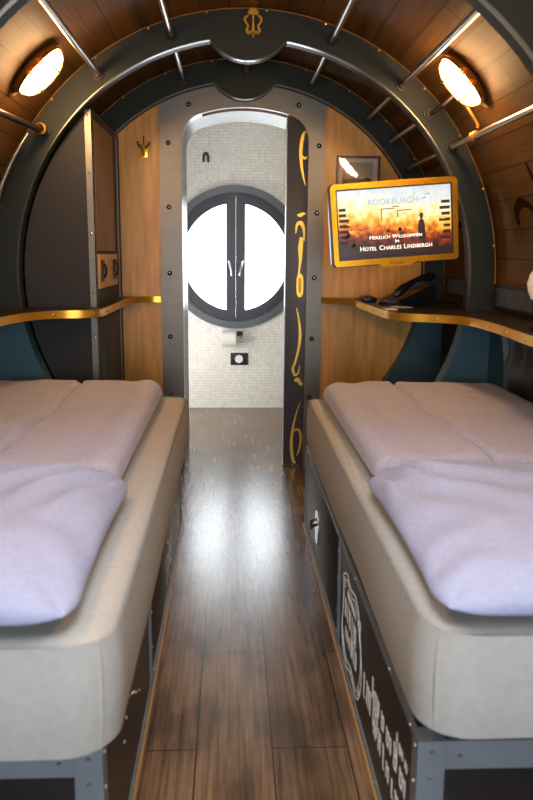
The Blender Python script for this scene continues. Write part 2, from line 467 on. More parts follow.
def rib_trim(o, angs, y0, y1):
    # polished lip on the inner edge
    bm = B(); g = []
    for a in angs:
        if not (-9 <= a <= 189): continue
        ri = key_r(a)
        g.append([bm.verts.new((pol(rr, a)[0], y, pol(rr, a)[1])) for rr, y in ((ri-.0045, y0-.002), (ri-.0045, y0+.022), (ri-.0003, y0+.022), (ri-.0003, y0-.002))])
    for A, C in zip(g, g[1:]):
        for k in range(4): bm.faces.new((A[k], A[(k+1) % 4], C[(k+1) % 4], C[k]))
    obj('inner_lip', bm, 'lip', o)
    # brass bead where the rib meets the cladding
    bm = B(); tube(bm, [(pol(SK-.006, a)[0], y0-.003, pol(SK-.006, a)[1]) for a in range(-2, 183, 2)], .003, 6)
    bead = obj('brass_bead', bm, 'lampbrass', o)
    for a in range(8, 176, 13):
        x, z = pol(SK-.012, a)
        bm = B(); dome(bm, (x, y0-.006, z), (0, -1, 0), .006, .005, 8); obj('screw', bm, 'brasstrim', bead)
    return o
YM0, YM1 = 3.30, 3.385
YD0, YD1 = 4.105, 4.188
YA0, YA1 = 2.12, 2.205
rib('trim_1', YM0, YM1, -62, 242)
rib('trim_2', YD0, YD1, -62, 242)
rib('trim_3', YA0, YA1, 2, 178)
# gilt crest on the boss of the middle rib
cr = thing('gilt_crest', 'small gilt crest ornament on the round crown boss of the middle rib', 'ornament', (.085, YM0-.001, 2.1))
cy0, cy1 = YM0-.010, YM0-.0005
def at_c(pts): return [(.085+x, 2.09+z) for x, z in pts]
bm = B(); plate(bm, at_c([(-.022, .045), (-.012, .058), (.0, .062), (.012, .058), (.022, .045), (.016, .036), (-.016, .036)]), cy0, cy1); obj('crown', bm, 'brass', cr)
for s in (-1, 1):
    bm = B(); ribbon(bm, at_c([(s*.018, .034), (s*.033, .022), (s*.028, .006), (s*.020, -.006), (s*.026, -.024), (s*.014, -.036)]), [.006, .009, .007, .007, .009, .005], cy0, cy1); obj('scroll', bm, 'brass', cr)
bm = B(); ribbon(bm, at_c([(0, .034), (0, .01), (0, -.02), (0, -.05)]), [.008, .006, .012, .004], cy0, cy1); obj('pendant', bm, 'brass', cr)
bm = B(); plate(bm, at_c([(-.02, -.022), (-.01, -.034), (0, -.04), (.01, -.034), (.02, -.022), (0, -.028)]), cy0, cy1); obj('banner', bm, 'brass', cr)

# teal foot panels beside the beds (lower lining)
for side, x0, x1 in (('right', XR-.012, XR-.002), ('left', XL+.002, XL+.012)):
    bm = B(); box(bm, x0, x1, 3.06 if side == 'right' else 1.0, YM0-.001, 0.0, .93); struct('baseboard_'+side, bm, 'teal')

# ------------------------------------------------------------------ pipes between the ribs
def flange(bm_y, x, z, s, parent):
    bm = B(); cyl(bm, (x, bm_y, z), (x, bm_y+s*.008, z), .026, 20); cyl(bm, (x, bm_y+s*.008, z), (x, bm_y+s*.028, z), .0175, 16)
    f = obj('flange', bm, 'dark_iron', parent)
def pipe(a, y0, y1, label, mat='steel', r=.0115, grp=None, rad=1.008, a0=None):
    x, z = pol(rad, a); xn, zn = pol(rad, a0 or a)
    t = thing('ceiling_pipe', label, 'pipe', (x, (y0+y1)/2, z), grp)
    bm = B(); cyl(bm, (xn, y0+.001, zn), (x, y1-.001, z), r, 16); obj('tube', bm, mat, t)
    flange(y0+.0005, xn, zn, 1, t); flange(y1-.0005, x, z, -1, t)
    return t
near = [(32.8, 'long steel pipe low on the right side, just under the right wall lamp'),
        (51.3, 'long steel pipe above the right wall lamp, second up on the right'),
        (70.4, 'long steel pipe right of the ceiling crest, nearest the crown'),
        (107.8, 'long steel pipe left of the ceiling crest, nearest the crown'),
        (126.6, 'long steel pipe above the left wall lamp, second up on the left'),
        (144.6, 'long steel pipe low on the left side, just under the left wall lamp')]
NP = {}
for a, l in near: NP[a] = pipe(a, YA1, YM0, l, grp='long pipes in front of the middle rib', a0=147.6 if a > 140 else None, mat='dark_iron' if a > 140 else 'steel')
far = [(32.8, 'short pipe behind the middle rib, lowest right one above the television'),
       (42, 'short pipe behind the middle rib, second up on the right'),
       (51.3, 'short pipe behind the middle rib, third up on the right'),
       (70.4, 'short pipe behind the middle rib, right of the crown'),
       (89.6, 'short pipe in the middle of the crown, straight above the doorway'),
       (107.8, 'short pipe behind the middle rib, left of the crown')]
for a, l in far: pipe(a, YM1, YD0, l, grp='short pipes between middle rib and door wall')
# stub pipe on the right running to the lamp, and the conduit between lamp and lower pipe
x, z = pol(1.008, 42)
t = thing('pipe_stub', 'short iron pipe stub on the middle rib beside the right wall lamp', 'pipe', (x, 3.2, z))
bm = B(); cyl(bm, (x, 3.10, z), (x, YM0-.001, z), .0105, 14); obj('tube', bm, 'dark_iron', t); flange(YM0-.0005, x, z, -1, t)
bm = B(); tube(bm, [(x, 3.105, z), (x, 3.085, z), (pol(1.03, 42)[0], 3.075, pol(1.03, 42)[1]), (pol(1.068, 42)[0], 3.07, pol(1.068, 42)[1])], .0125, 12); obj('elbow', bm, 'dark_iron', t)
t = thing('lamp_conduit', 'brass conduit running down from the right wall lamp to the pipe below', 'pipe', (pol(1.03, 36)[0], 2.99, pol(1.03, 36)[1]))
bm = B(); tube(bm, [(pol(1.04, a)[0], 2.99, pol(1.04, a)[1]) for a in (40.2, 39, 37.5, 36, 34.5)] + [(pol(1.03, 33.9)[0], 2.99, pol(1.03, 33.9)[1])], .008, 12); obj('tube', bm, 'lampbrass', t)
bm = B(); x, z = pol(1.008, 32.8)
for dy in (-.02, .012):
    bm = B()
    tube(bm, [(x+.0165*math.cos(k*math.pi/8), 2.99+dy+.004, z+.0165*math.sin(k*math.pi/8)) for k in range(16)], .004, 6, closed=True)
    obj('clamp', bm, 'lampbrass', t)
x, z = pol(1.008, 144.6)
t = thing('curved_conduit', 'thin curved conduit hanging down the left wall from the lowest left pipe', 'pipe', (x, 3.2, z))
bm = B(); tube(bm, [(pol(1.035, a)[0], 3.215-(a-147)*.0032, pol(1.035, a)[1]) for a in range(147, 170, 2)] + [(pol(1.05, 170)[0], 3.12, pol(1.05, 170)[1]), (pol(1.066, 171)[0], 3.10, pol(1.066, 171)[1])], .008, 12); obj('tube', bm, 'steel', t)
bm = B(); tube(bm, [(x+.019*math.cos(k*math.pi/8), 3.225, z+.019*math.sin(k*math.pi/8)) for k in range(16)], .0065, 8, closed=True); obj('collar', bm, 'lampbrass', t)

# ------------------------------------------------------------------ oval cage wall lamps
def wall_lamp(a, y, label):
    n = Vector((-math.cos(R(a)), 0, -math.sin(R(a)))); tg = Vector((math.sin(R(a)), 0, -math.cos(R(a))))
    if tg.z > 0: tg = -tg
    ay = Vector((0, 1, 0)); x, z = pol(SK, a); o = Vector((x, y, z)) + n*.003
    t = thing('wall_lamp', label, 'lamp', o, 'oval cage wall lamps')
    def pt(u, v, h): return o + tg*u + ay*v + n*h
    LU, LV = .098, .062
    def oval(bm, prof, nseg=40):
        rings = [[bm.verts.new(pt(LU*s*math.cos(2*math.pi*k/nseg), LV*s*math.sin(2*math.pi*k/nseg), h)) for k in range(nseg)] for s, h in prof]
        for A, C in zip(rings, rings[1:]):
            for k in range(nseg): bm.faces.new((A[k], A[(k+1) % nseg], C[(k+1) % nseg], C[k]))
        bm.faces.new(rings[0][::-1]); bm.faces.new(rings[-1])
    bm = B(); oval(bm, [(1.12, .006), (1.14, .012), (1.14, .022), (1.06, .026)]); obj('housing', bm, 'lampbrass', t)
    bm = B(); oval(bm, [(1.0, .0265), (1.0, .036), (.95, .05), (.84, .062), (.62, .072), (.3, .077), (.08, .078)]); obj('glass', bm, 'lampglass', t)
    bm = B()
    def arc(v, ax):
        pts = []
        for k in range(15):
            s = -1+2*k/14; 
            if ax == 'v': u_, v_ = v*LU, s*LV*1.04*math.sqrt(1-v*v)
            else: u_, v_ = s*LU*1.04*math.sqrt(1-v*v), v*LV
            rr = min(1, math.sqrt((u_/LU/1.05)**2+(v_/LV/1.05)**2)); pts.append(pt(u_, v_, .027+.056*math.sqrt(max(0, 1-rr**2.6))))
        return pts
    for v in (-.45, .45): tube(bm, arc(v, 'v'), .0042, 8)
    tube(bm, arc(0, 'u'), .0042, 8)
    tube(bm, [pt(LU*1.05*math.cos(k*math.pi/20), LV*1.05*math.sin(k*math.pi/20), .029) for k in range(40)], .004, 6, closed=True)
    obj('cage', bm, 'lampbrass', t)
    for s in (-1, 1):
        bm = B(); c = (.25*LU*s, -LV*1.28)
        tube(bm, [pt(c[0]+.011*math.cos(k*math.pi/6), c[1]+.002*math.sin(k*math.pi/6), .03+.011*math.sin(k*math.pi/6)) for k in range(12)], .003, 6, closed=True)
        obj('wing_nut', bm, 'lampbrass', t)
    bm = B(); tube(bm, [pt(LU*1.0, 0, .02), pt(LU*1.16, 0, .022), pt(LU*1.3, -.004, .02), pt(LU*1.36, -.004, .012)], [.009, .007, .006, .005], 8); obj('cable_gland', bm, 'lampbrass', t)
    return t
wall_lamp(135.3, 2.90, 'lit oval cage lamp on the wood cladding at upper left')
wall_lamp(43.6, 2.87, 'lit oval cage lamp on the wood cladding at upper right')
wall_lamp(135.3, 1.2, 'added unseen cage lamp on the left cladding in front of the nearest rib')  # this rear pair is added out of view to warm the far walls
wall_lamp(43.6, 1.2, 'added unseen cage lamp on the right cladding in front of the nearest rib')

# ------------------------------------------------------------------ wardrobe, left back corner
wd = thing('wardrobe', 'tall charcoal wardrobe built into the left rear corner beside the doorway', 'wardrobe', (-.72, 3.78, 0))
def arcx(r, x): return CZ+math.sqrt(r*r-(x-CX)**2)
WXR = -.585; Y_0, Y_1 = 3.388, 4.100
a_top = math.degrees(math.acos((WXR-CX)/.952))
prof = [(WXR, .001)] + [(WXR, arcx(.952, WXR))] + [pol(.952, a) for a in range(int(a_top)+2, 181, 4)] + [pol(.952, a) for a in range(184, 232, 4)]
prof += [(prof[-1][0], .001)]
bm = B(); plate(bm, prof, Y_0, Y_1); body_ = obj('body', bm, 'char', wd)
bm = B(); box(bm, WXR-.02, WXR, 4.1005, 4.186, .001, 1.78); obj('end_filler', bm, 'char', wd)
bm = B(); box(bm, WXR-.026, WXR+.003, Y_0-.003, Y_0-.0003, .02, arcx(.945, WXR)); box(bm, WXR+.0003, WXR+.003, Y_0-.003, Y_0+.022, .02, arcx(.945, WXR))
ct = obj('corner_trim', bm, 'plate', wd)
for z in (.46, .70, .83, 1.02, 1.27, 1.52, 1.75):
    bm = B(); dome(bm, (WXR-.012, Y_0-.003, z), (0, -1, 0), .005, .003, 8); obj('rivet', bm, 'chrome', ct)
bm = B(); box(bm, WXR+.0003, WXR+.006, 3.425, 3.93, 1.20, 1.74, .002); obj('inset_panel', bm, 'wood_inset', wd)
bm = B(); box(bm, WXR+.0003, WXR+.010, 3.425, 3.96, 1.035, 1.185, .003); dr = obj('drawer', bm, 'wood_panel', wd)
for y in (3.50, 3.86):
    bm = B(); box(bm, WXR+.0103, WXR+.016, y-.035, y+.035, 1.065, 1.16, .004); la = obj('latch', bm, 'black', dr)
    bm = B(); tube(bm, [(WXR+.0165, y, 1.145), (WXR+.026, y, 1.13), (WXR+.028, y, 1.112), (WXR+.026, y, 1.095), (WXR+.0165, y, 1.08)], .005, 8); obj('latch_ring', bm, 'dark_iron', la)
bm = B(); box(bm, WXR+.0003, WXR+.006, 3.43, 4.0, .06, .90, .002); obj('lower_door', bm, 'char', wd)
bm = B(); box(bm, WXR+.0003, WXR+.004, 4.075, 4.0995, .02, 1.76); et = obj('edge_trim', bm, 'angle', wd)
for z in (.5, .75, 1.05, 1.3, 1.5, 1.68):
    bm = B(); dome(bm, (WXR+.004, 4.087, z), (1, 0, 0), .004, .003, 8); obj('rivet', bm, 'brasstrim', et)

# ------------------------------------------------------------------ brass-edged shelves
def catmull(pts, sub=5):
    P_ = [Vector((*p, 0)) for p in pts]; out = []
    for i in range(len(P_)-1):
        p0 = P_[max(i-1, 0)]; p1 = P_[i]; p2 = P_[i+1]; p3 = P_[min(i+2, len(P_)-1)]
        for k in range(sub):
            t = k/sub; q = .5*((2*p1)+(p2-p0)*t+(2*p0-5*p1+4*p2-p3)*t*t+(3*p1-p0-3*p2+p3)*t**3); out.append((q.x, q.y))
    out.append((P_[-1].x, P_[-1].y)); return out
def shelf(name, label, front, back, loc, side, screws):
    t = thing(name, label, 'shelf', loc)
    bm = B(); plate(bm, front + back, .932, .959, 'xy'); obj('shelf_board', bm, 'shelf', t)
    V = [Vector((*p, 0)) for p in front]; out = []
    for i, p in enumerate(V):
        tt = (V[min(i+1, len(V)-1)]-V[max(i-1, 0)]).normalized(); nn = Vector((tt.y, -tt.x, 0))*side
        out.append((p+nn*.0005, p+nn*.006, nn))
    bm = B(); g = []
    for a, b, nn in out:
        g.append([bm.verts.new((q.x, q.y, z)) for q, z in ((a, .930), (b, .930), (b, .9615), (a, .9615))])
    for A, C in zip(g, g[1:]):
        for k in range(4): bm.faces.new((A[k], A[(k+1) % 4], C[(k+1) % 4], C[k]))
    bm.faces.new(g[0]); bm.faces.new(g[-1][::-1])
    e = obj('brass_edge', bm, 'brass', t)
    acc = 0; last = 0
    for i in range(1, len(out)):
        acc += (out[i][1]-out[i-1][1]).length
        if acc-last > screws:
            last = acc; b, nn = out[i][1], out[i][2]
            bm = B(); dome(bm, (b.x, b.y, .945), nn, .006, .004, 8); obj('screw', bm, 'brasstrim', e)
    return t
fr = catmull([(.489, 4.186), (.545, 4.12), (.605, 4.05), (.632, 3.9)], 4)[:-1] + catmull([(.632, 3.9), (.64, 3.6), (.648, 3.3), (.660, 3.17), (.700, 3.09), (.80, 3.04), (.875, 2.98), (.915, 2.86), (.92, 2.6), (.90, 2.3), (.89, 2.0), (.89, 1.3)], 6)
ix = CX+math.sqrt(RI**2-(.945-CZ)**2)-.006
bkR = [(XR-.004, 1.3), (XR-.004, YM0-.014), (ix, YM0-.014), (ix, YM1+.002), (XR-.004, YM1+.002), (XR-.004, YD0-.014), (ix, YD0-.014), (ix, 4.186)]
# the near rib ends on the shelf
SHR = shelf('console_shelf', 'dark brass-edged console shelf along the right wall carrying the telephone', fr, bkR, (.9, 3.3, .932), 1, .16)
fl = catmull([(-.381, 4.186), (-.44, 4.175), (-.50, 4.12), (-.535, 4.0), (-.540, 3.8), (-.540, 3.4), (-.548, 3.25), (-.585, 3.18), (-.69, 3.145), (-.76, 3.085), (-.81, 2.97), (-.835, 2.79), (-.84, 2.4), (-.84, 2.0), (-.84, 1.3)], 6)
ixl = CX-math.sqrt(RI**2-(.945-CZ)**2)+.006
bkL = [(XL+.004, 1.3), (XL+.004, YM0-.014), (ixl, YM0-.014), (ixl, YM1-.003), (WXR+.008, YM1-.003), (WXR+.008, 4.186)]
SHL = shelf('ledge_shelf', 'narrow brass-edged ledge wrapping round the wardrobe along the left wall', fl, bkL, (-.7, 3.3, .932), -1, .16)

# ------------------------------------------------------------------ television
tv = thing('television', 'gold-framed television with a lit welcome screen hanging over the right shelf', 'television', (.668, 3.235, 1.325))
TVM = Matrix.Translation((.672, 3.235, 1.325)) @ Matrix.Rotation(R(-4.6), 4, 'Y')
def tvobj(name, bm, mat, parent=tv, smooth=True):
    bmesh.ops.transform(bm, matrix=TVM, verts=bm.verts[:]); return obj(name, bm, mat, parent, smooth)
W2, H2 = .262, .166
def rrect(w, h, r, n=5):
    p = []
    for cx_, cz_, a0 in ((w-r, h-r, 0), (-w+r, h-r, 90), (-w+r, -h+r, 180), (w-r, -h+r, 270)):
        for k in range(n+1):
            a = R(a0+90*k/n); p.append((cx_+r*math.cos(a), cz_+r*math.sin(a)))
    return p
bez = [(W2, H2-.012), (W2-.012, H2), (.02, H2+.003), (-W2+.012, H2), (-W2, H2-.012), (-W2+.003, -H2+.012), (-W2+.012, -H2), (-.075, -H2), (-.06, -H2-.012), (.06, -H2-.012), (.075, -H2), (W2-.012, -H2), (W2-.003, -H2+.012), (W2+.0, .02)]
bm = B(); plate(bm, bez, -.012, .012, holes=[[(-W2+.022, -H2+.024), (W2-.022, -H2+.024), (W2-.022, H2-.022), (-W2+.022, H2-.022)]])
fm = tvobj('bezel', bm, 'goldframe')
bm = B(); plate(bm, [(-W2+.0222, -H2+.0242), (W2-.0222, -H2+.0242), (W2-.0222, H2-.0222), (-W2+.0222, H2-.0222)], -.009, .010, holes=[[(-W2+.0275, -H2+.0295), (W2-.0275, -H2+.0295), (W2-.0275, H2-.0275), (-W2+.0275, H2-.0275)]])
tvobj('inner_border', bm, 'black')
bm = B(); plate(bm, rrect(W2+.006, H2+.004, .02), .0125, .05); box(bm, -.15, .15, .05, .066, -.1, .1, .004); tvobj('casing', bm, 'plastic')
# lit picture: sky to ember haze to dark crowd (generic street at sunset)
m, nt, b = new_mat('screen_picture')
co = coords(nt, 'xz')
sp = nt.nodes.new('ShaderNodeTexCoord'); se = nt.nodes.new('ShaderNodeSeparateXYZ')
nt.links.new(sp.outputs['Generated'], se.inputs[0])
nz = nt.nodes.new('ShaderNodeTexNoise'); nz.inputs['Scale'].default_value = 34; nz.inputs['Detail'].default_value = 6
nt.links.new(sp.outputs['Object'], nz.inputs['Vector'])
ma = nt.nodes.new('ShaderNodeMath'); ma.operation = 'MULTIPLY_ADD'; ma.inputs[1].default_value = .5; 
nt.links.new(nz.outputs['Fac'], ma.inputs[0])
sb = nt.nodes.new('ShaderNodeMath'); sb.operation = 'SUBTRACT'; sb.inputs[1].default_value = .25
nt.links.new(se.outputs[2], sb.inputs[0]); nt.links.new(sb.outputs[0], ma.inputs[2])
rp = nt.nodes.new('ShaderNodeValToRGB'); el = rp.color_ramp.elements
el[0].position = .0; el[0].color = lin('1a0c0c'); el[1].position = 1; el[1].color = lin('c3cbd2')
for p_, c_ in ((.2, '2e1010'), (.33, '8a2c12'), (.42, 'e07a14'), (.52, 'f8bc3e'), (.64, 'fbe7a6'), (.8, 'dfe3e0')):
    e_ = el.new(p_); e_.color = lin(c_)
nt.links.new(ma.outputs[0], rp.inputs['Fac'])
nt.links.new(rp.outputs[0], b.inputs['Emission Color']); b.inputs['Emission Strength'].default_value = .95
b.inputs['Base Color'].default_value = (0.01, .01, .01, 1); b.inputs['Roughness'].default_value = .3
bm = B(); plate(bm, [(-W2+.0277, -H2+.0297), (W2-.0277, -H2+.0297), (W2-.0277, H2-.0277), (-W2+.0277, H2-.0277)], -.004, .008)
scr = tvobj('screen', bm, m)
SX, SZ = W2-.03, H2-.03
def emm(name, c, s): return emit(name, c, s)
dk = emm('screen_dark', '1c0f0c', .8); wht = emm('screen_white', 'f4efe4', 1.0); gry = emm('screen_grey', '7389a0', .8); rd = emm('screen_red', '8c1f16', .8); am = emm('screen_amber', 'e89a2a', .9)
def scr_poly(name, polys, mat):
    bm = B()
    for q in polys: plate(bm, q, -.0052, -.0041)
    return tvobj(name, bm, mat, scr, False)
def rect(x0, x1, z0, z1): return [(x0, z0), (x1, z0), (x1, z1), (x0, z1)]
# man in coat and hat, generic
scr_poly('figure', [[(.094, -.075), (.096, -.02), (.1, .0), (.108, .008), (.112, .008), (.12, 0), (.124, -.02), (.126, -.075)],
                    [(.106, .008), (.104, .016), (.108, .022), (.114, .022), (.117, .016), (.115, .008)], rect(.100, .121, .019, .022), rect(.104, .117, .022, .031),
                    rect(.1, .108, -.112, -.075), rect(.112, .12, -.112, -.075)], dk)
bl = []
rr = random.Random(3)
for k in range(7): z = -.075+k*.022; bl.append(rect(-SX+.002, -SX+.03+rr.random()*.02, z, z+.012))
for k in range(7): z = -.08+k*.024; bl.append(rect(SX-.028-rr.random()*.02, SX-.002, z, z+.012))
for k in range(26): x_ = -SX+.01+rr.random()*.27; z = -.11+rr.random()*.075; w_ = .006+rr.random()*.014; bl.append([(x_, z), (x_+w_, z+.002), (x_+w_*.7, z+w_), (x_+w_*.2, z+w_*.8)])
scr_poly('buildings', bl, dk)
scr_poly('roof_bars', [rect(-.055, .0, .055, .058), rect(-.056, -.053, .01, .058), rect(.01, .07, .045, .048), rect(.01, .013, .02, .048), rect(-.01, .02, .062, .065)], dk)
scr_poly('bird_marks', [[(.10, .083), (.125, .092), (.14, .094), (.125, .089)], [(.12, .1), (.145, .108), (.15, .106)]], dk)
scr_poly('red_marks', [[(-.12+rr.random()*.2, -.05+rr.random()*.05)]*0 or rect(x_, x_+.012, z_, z_+.008) for x_, z_ in [(-.15+.026*k+rr.random()*.01, -.07+rr.random()*.05) for k in range(10)]], rd)
scr_poly('amber_marks', [rect(x_, x_+.02, z_, z_+.006) for x_, z_ in [(-.2, .0), (-.19, -.03), (.19, .0), (.185, -.03), (-.12, .01), (.02, .0), (.05, -.03)]], am)
def text_bm(s, size, align='CENTER', shear=0):
    cu = bpy.data.curves.new('text', 'FONT'); cu.body = s; cu.size = size; cu.align_x = align; cu.resolution_u = 2; cu.shear = shear; cu.extrude = 0
    o = bpy.data.objects.new('text', cu); COL.objects.link(o)
    dg = bpy.context.evaluated_depsgraph_get(); dg.update()
    me = bpy.data.meshes.new_from_object(o.evaluated_get(dg))
    bpy.data.objects.remove(o); bpy.data.curves.remove(cu)
    bm = bmesh.new(); bm.from_mesh(me); bpy.data.meshes.remove(me); return bm
def scr_text(s, size, x, z, mat, bold=0):
    bm = text_bm(s, size)
    ex = bmesh.ops.extrude_face_region(bm, geom=bm.faces[:])
    for v in [g for g in ex['geom'] if isinstance(g, bmesh.types.BMVert)]: v.co.z += .001
    for v in bm.verts: v.co = Vector((v.co.x+x, -.0045-v.co.z-.0008, v.co.y+z))
    return tvobj('screen_text', bm, mat, scr, False)
scr_text('ROOKBURGH', .034, -.005, .074, gry)
def small_caps(words, big, sm, x, z, mat):
    # capitals with larger initials, laid out by measured widths
    parts = []; cur = 0
    for w in words:
        for i, (s, sz) in enumerate(((w[0], big), (w[1:], sm))):
            if not s: continue
            bm = text_bm(s, sz, 'LEFT'); wd_ = max(v.co.x for v in bm.verts); parts.append((bm, cur)); cur += wd_+.0015
        cur += .008
    for bm, cx_ in parts:
        ex = bmesh.ops.extrude_face_region(bm, geom=bm.faces[:])
        for v in [g for g in ex['geom'] if isinstance(g, bmesh.types.BMVert)]: v.co.z += .001
        for v in bm.verts: v.co = Vector((v.co.x+cx_-cur/2+x, -.0065-v.co.z, v.co.y+z))
        tvobj('screen_text', bm, mat, scr, False)
small_caps(['HERZLICH', 'WILLKOMMEN'], .023, .018, .005, -.063, wht)
small_caps(['IM'], .019, .016, .01, -.082, wht)
small_caps(['HOTEL', 'CHARLES', 'LINDBERGH'], .027, .0215, .005, -.108, wht)
# dark script mark on the lower lip of the bezel
bm = B()
for k, (h_, w_) in enumerate([(.014, .003), (.008, .003), (.008, .003), (.014, .003), (.009, .003), (.008, .003), (.011, .003)]):
    x_ = -.027+k*.008; plate(bm, [(x_, -H2-.004), (x_+w_, -H2-.004), (x_+w_+.002, -H2-.004+h_), (x_+.002, -H2-.004+h_)], -.0132, -.0122)
tvobj('brand_mark', bm, 'dark_iron', fm, False)
bm = B(); tube(bm, [(.70, 3.30, 1.33), (.70, 3.36, 1.33), (.80, 3.52, 1.33), (1.085, 3.60, 1.33)], .016, 10); box(bm, 1.083, 1.093, 3.55, 3.65, 1.25, 1.41)
obj('wall_arm', bm, 'black', tv)

# ------------------------------------------------------------------ framed picture on the wood wall
pc = thing('framed_picture', 'small mahogany-framed picture on the wood wall behind the television', 'picture', (.67, 4.203, 1.6))
px0, px1, pz0, pz1 = .552, .782, 1.525, 1.700
bm = B(); plate(bm, rect(px0, px1, pz0, pz1), 4.185, 4.2045, holes=[rect(px0+.012, px1-.012, pz0+.012, pz1-.012)]); obj('frame', bm, 'pframe', pc)
bm = B(); box(bm, px0+.0125, px1-.0125, 4.196, 4.2, pz0+.0125, pz1-.0125); obj('mat_board', bm, 'mat_board', pc)
m, nt, b = new_mat('print_landscape')
sp = nt.nodes.new('ShaderNodeTexCoord'); se = nt.nodes.new('ShaderNodeSeparateXYZ'); nt.links.new(sp.outputs['Generated'], se.inputs[0])
nz = nt.nodes.new('ShaderNodeTexNoise'); nz.inputs['Scale'].default_value = 5; nt.links.new(sp.outputs['Generated'], nz.inputs['Vector'])
ma = nt.nodes.new('ShaderNodeMath'); ma.operation = 'MULTIPLY_ADD'; ma.inputs[1].default_value = .16; nt.links.new(nz.outputs['Fac'], ma.inputs[0]); nt.links.new(se.outputs[2], ma.inputs[2])
rp = nt.nodes.new('ShaderNodeValToRGB'); el = rp.color_ramp.elements
el[0].position = .28; el[0].color = lin('6d4c3a'); el[1].position = .36; el[1].color = lin('b79c84'); e_ = el.new(.95); e_.color = lin('a89888')
nt.links.new(ma.outputs[0], rp.inputs['Fac']); nt.links.new(rp.outputs[0], b.inputs['Base Color'])
bm = B(); box(bm, px0+.032, px1-.038, 4.1945, 4.1958, pz0+.032, pz1-.032); pr_ = obj('print', bm, m, pc)
bm = B()
for cx_, cz_, r_ in ((.70, 1.578, .008), (.712, 1.586, .007), (.722, 1.58, .009), (.685, 1.571, .006)): plate(bm, circ(cx_, cz_, r_, 9), 4.1938, 4.1944)
plate(bm, [(.628, 1.624), (.634, 1.626), (.648, 1.623), (.634, 1.62)], 4.1938, 4.1944)
obj('print_marks', bm, 'dark_iron', pr_)
bm = B(); box(bm, px0+.0125, px1-.0125, 4.187, 4.189, pz0+.0125, pz1-.0125); obj('glass', bm, 'picglass', pc)

# hook on the left wood wall
hk = thing('coat_hook', 'small bright brass double coat hook on the wood panel left of the doorway', 'hook', (-.456, 4.2, 1.71))
bm = B(); box(bm, -.478, -.434, 4.196, 4.2045, 1.675, 1.745, .003); obj('back_plate', bm, 'brass', hk)
for s in (-1, 1):
    bm = B(); tube(bm, [(-.456+s*.008, 4.198, 1.725), (-.456+s*.02, 4.17, 1.728), (-.456+s*.028, 4.158, 1.74), (-.456+s*.029, 4.156, 1.752)], [.006, .006, .006, .009], 8); obj('prong', bm, 'chrome', hk)
bm = B(); tube(bm, [(-.456, 4.198, 1.70), (-.456, 4.165, 1.685), (-.456, 4.150, 1.70), (-.456, 4.148, 1.715)], [.006, .006, .006, .009], 8); obj('lower_prong', bm, 'brass', hk)
bm = B(); tube(bm, [(-.456, 4.196, 1.748), (-.456, 4.19, 1.765), (-.456, 4.196, 1.785)], .003, 6); obj('finial', bm, 'dark_iron', hk)

# ------------------------------------------------------------------ beds
def soft_box(x0, x1, y0, y1, z0, z1, rv, rt, amp=.004, seed=0, bulge=.0, nx=34, ny=90, nz=14):
    """fitted mattress: rounded vertical corners rv, top edge rt, small cloth undulation"""
    def samples(n, L, r):
        k = 7; e = [r*(1-math.cos(math.pi/2*i/k)) for i in range(k)]
        mid = [r+(L-2*r)*i/(n-1) for i in range(n)]
        return e+mid+[L-v for v in reversed(e)]
    xs = [x0+v for v in samples(nx, x1-x0, rv)]; ys = [y0+v for v in samples(ny, y1-y0, rv)]; zs = [z0+v for v in samples(nz, z1-z0, rt)]
    bm = B(); cache = {}
    def vert(i, j, k):
        if (i, j, k) in cache: return cache[(i, j, k)]
        p = Vector((xs[i], ys[j], zs[k]))
        qx = min(max(p.x, x0+rv), x1-rv); qy = min(max(p.y, y0+rv), y1-rv)
        d = Vector((p.x-qx, p.y-qy)); out = p.copy()
        if abs(d.x) > 1e-9 and abs(d.y) > 1e-9:
            mx = max(abs(d.x), abs(d.y)); d2 = d.normalized()*mx; out.x, out.y = qx+d2.x, qy+d2.y
        # round the top and bottom rims by pulling the rim inwards
        dist = min(out.x-x0, x1-out.x, out.y-y0, y1-out.y)
        cxm, cym = (x0+x1)/2, (y0+y1)/2
        for zedge, sgn, r_ in ((z1, 1, rt), (z0, -1, rt*.8)):
            h = r_-abs(zedge-p.z)
            if h > 0:
                ins = r_-math.sqrt(max(0, r_*r_-h*h)) 
                if k in (0, len(zs)-1): 
                    if dist < r_: out.z = zedge - sgn*(r_-math.sqrt(max(0, r_*r_-(r_-dist)**2)))
                else:
                    dx = -1 if i == len(xs)-1 else (1 if i == 0 else 0); dy = -1 if j == len(ys)-1 else (1 if j == 0 else 0)
        hz = (p.z-z0)/(z1-z0)
        bz = bulge*math.sin(math.pi*min(max(hz, 0), 1))
        if i == 0: out.x -= bz
        if i == len(xs)-1: out.x += bz
        if j == 0: out.y -= bz
        nv = noise.noise_vector(Vector((out.x*4, out.y*2.2, out.z*6+seed)))
        n2 = noise.noise(Vector((out.x*14, out.y*9, out.z*5+seed)))
        out += Vector((nv.x*amp, nv.y*amp, nv.z*amp*.8 + n2*amp*.25))
        v = bm.verts.new(out); cache[(i, j, k)] = v; return v
    I, J, K = len(xs)-1, len(ys)-1, len(zs)-1
    for i in range(I):
        for j in range(J):
            for k in (0, K): bm.faces.new((vert(i, j, k), vert(i+1, j, k), vert(i+1, j+1, k), vert(i, j+1, k)))
    for i in range(I):
        for k in range(K):
            for j in (0, J): bm.faces.new((vert(i, j, k), vert(i+1, j, k), vert(i+1, j, k+1), vert(i, j, k+1)))
    for j in range(J):
        for k in range(K):
            for i in (0, I): bm.faces.new((vert(i, j, k), vert(i, j+1, k), vert(i, j+1, k+1), vert(i, j, k+1)))
    return bm

